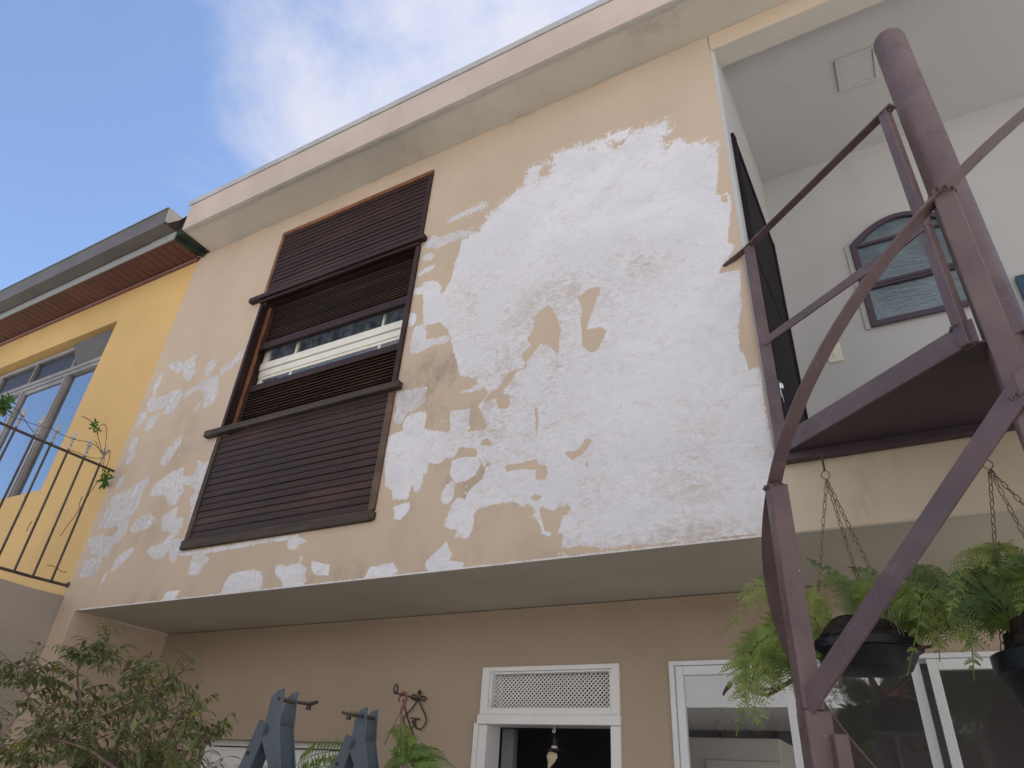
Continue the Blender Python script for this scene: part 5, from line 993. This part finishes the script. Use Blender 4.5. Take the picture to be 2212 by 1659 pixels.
def twig(p, d, L_, nl):
    q = [p]
    for k in range(4): d = (d+Vector((rs.uniform(-.35, .35), rs.uniform(-.35, .35), rs.uniform(-.25, .2)))).normalized(); q.append(q[-1]+d*L_/4)
    tw.tube(q, [.0022, .0018, .0015, .0012, .0008], 4)
    yl = rs.random() < .07
    for k in range(nl):
        t = (k+1)/nl*3.99; i = int(t); c = q[i]+(q[min(i+1, 4)]-q[i])*(t-i); sd_ = (q[min(i+1, 4)]-q[i]).normalized().cross(Vector((0, 0, 1)))
        dd = (d*.5+sd_*(1 if k % 2 else -1)*.9+Vector((rs.uniform(-.3, .3), rs.uniform(-.3, .3), rs.uniform(-.75, -.05))))
        leafshape(leafyl if yl and rs.random() < .6 else leafg, c, dd, Vector((rs.uniform(-.3, .3), rs.uniform(-.5, .2), 1)), rs.uniform(.034, .062), rs.uniform(.012, .019), .3, .35)
for p, d in tips:
    for k in range(2):
        twig(p, (d*.6+Vector((rs.uniform(-1, 1), rs.uniform(-.8, .8), rs.uniform(-.5, .9)))).normalized(), rs.uniform(.08, .17), rs.randint(7, 11))
# denser lower mass
for k in range(175):
    x = rs.uniform(-60, 400); ymin = 1520+max(0, (x-330))*.8+25*math.sin(x*.03)+(30 if 130 < x < 260 else 0); y = ymin+(1800-ymin)*rs.random()**.9
    p = onp(x, y, 1, -.45+rs.uniform(-.3, .35)); twig(p, Vector((rs.uniform(-1, 1), rs.uniform(-1, 1), rs.uniform(-.3, .8))).normalized(), rs.uniform(.08, .15), rs.randint(5, 8))
for (x, y) in ((205, 1400), (225, 1395), (250, 1410), (180, 1410), (195, 1430), (235, 1425), (215, 1440), (160, 1405), (300, 1460), (310, 1440), (20, 1460), (0, 1440), (60, 1450), (90, 1445), (40, 1480), (100, 1470), (120, 1500), (240, 1500), (210, 1505)):
    for k in range(3): p = onp(x+rs.uniform(-12, 12), y+rs.uniform(-8, 8), 1, -.42+rs.uniform(-.1, .1)); twig(p, Vector((rs.uniform(-1, 1), rs.uniform(-1, 1), rs.uniform(-.1, .6))).normalized(), rs.uniform(.06, .1), 8)
tm_.build('trunk', MT['bark'], sb, smooth=True); tag(tw.build('twigs', MT['bark'], sb), kind='stuff'); leafg.build('foliage', MT['leaf'], sb); leafyl.build('yellow_leaves', MT['leafy'], sb, label='a few yellow-green leaves')

# ------------------------------------------------------------------ ground and what stands opposite (seen in the glass, bounces the daylight)
tag(MB().quad((-400, -400, -2.464), (400, -400, -2.464), (400, 400, -2.464), (-400, 400, -2.464)).build('ground', MT['ground'], None), kind='structure')
tag(MB().box(.0, 2.2, -1.1, .0, -2.463, -2.45).build('planting_bed', MT['earth'], None), kind='structure')
oh = empty('opposite_house', (1.0, -7, -2.46), 'white house with carport across the patio, mirrored in the sliding door', 'house')
MB().box(-4.5, 5.2, -11.0, -6.6, .45, 3.3).build('upper_wall', MT['oppo'], oh)
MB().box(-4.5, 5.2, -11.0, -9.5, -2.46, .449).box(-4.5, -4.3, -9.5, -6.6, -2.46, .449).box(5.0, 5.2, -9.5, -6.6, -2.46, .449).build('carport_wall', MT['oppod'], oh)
MB().box(-4.7, 5.4, -11.2, -6.4, 3.301, 3.42).build('roof', MT['tile'], oh)
for xq in (-3, 0, 3): MB().box(xq, xq+1.2, -6.62, -6.58, 1.2, 2.4).build('window', MT['greymetal'], oh)
tb = empty('patio_tree', (6.6, -6.2, -2.46), 'dark leafy tree on the far side of the patio, mirrored in the sliding door glass', 'tree')
mb = MB().tube(bez([(6.6, -6.2, -2.46), (6.65, -6.2, -1), (6.6, -6.1, .6)], 5), [.10-.004*k for k in range(11)], 8); lf = MB()
for k in range(26):
    q = Vector((6.6+rs.uniform(-1.3, 1.3), -6.1+rs.uniform(-1, 1), rs.uniform(-.9, 1.6))); mb.tube([Vector((6.6, -6.1, rs.uniform(-.8, .6))), q], [.03, .006], 5)
    for j in range(60): leafshape(lf, q+Vector((rs.gauss(0, .3), rs.gauss(0, .3), rs.gauss(0, .3))), Vector((rs.uniform(-1, 1), rs.uniform(-1, 1), rs.uniform(-1, .4))), Vector((0, 0, 1)), .17, .05, .2, .3)
mb.build('trunk', MT['bark'], tb, smooth=True); lf.build('crown', MT['leaf'], tb)
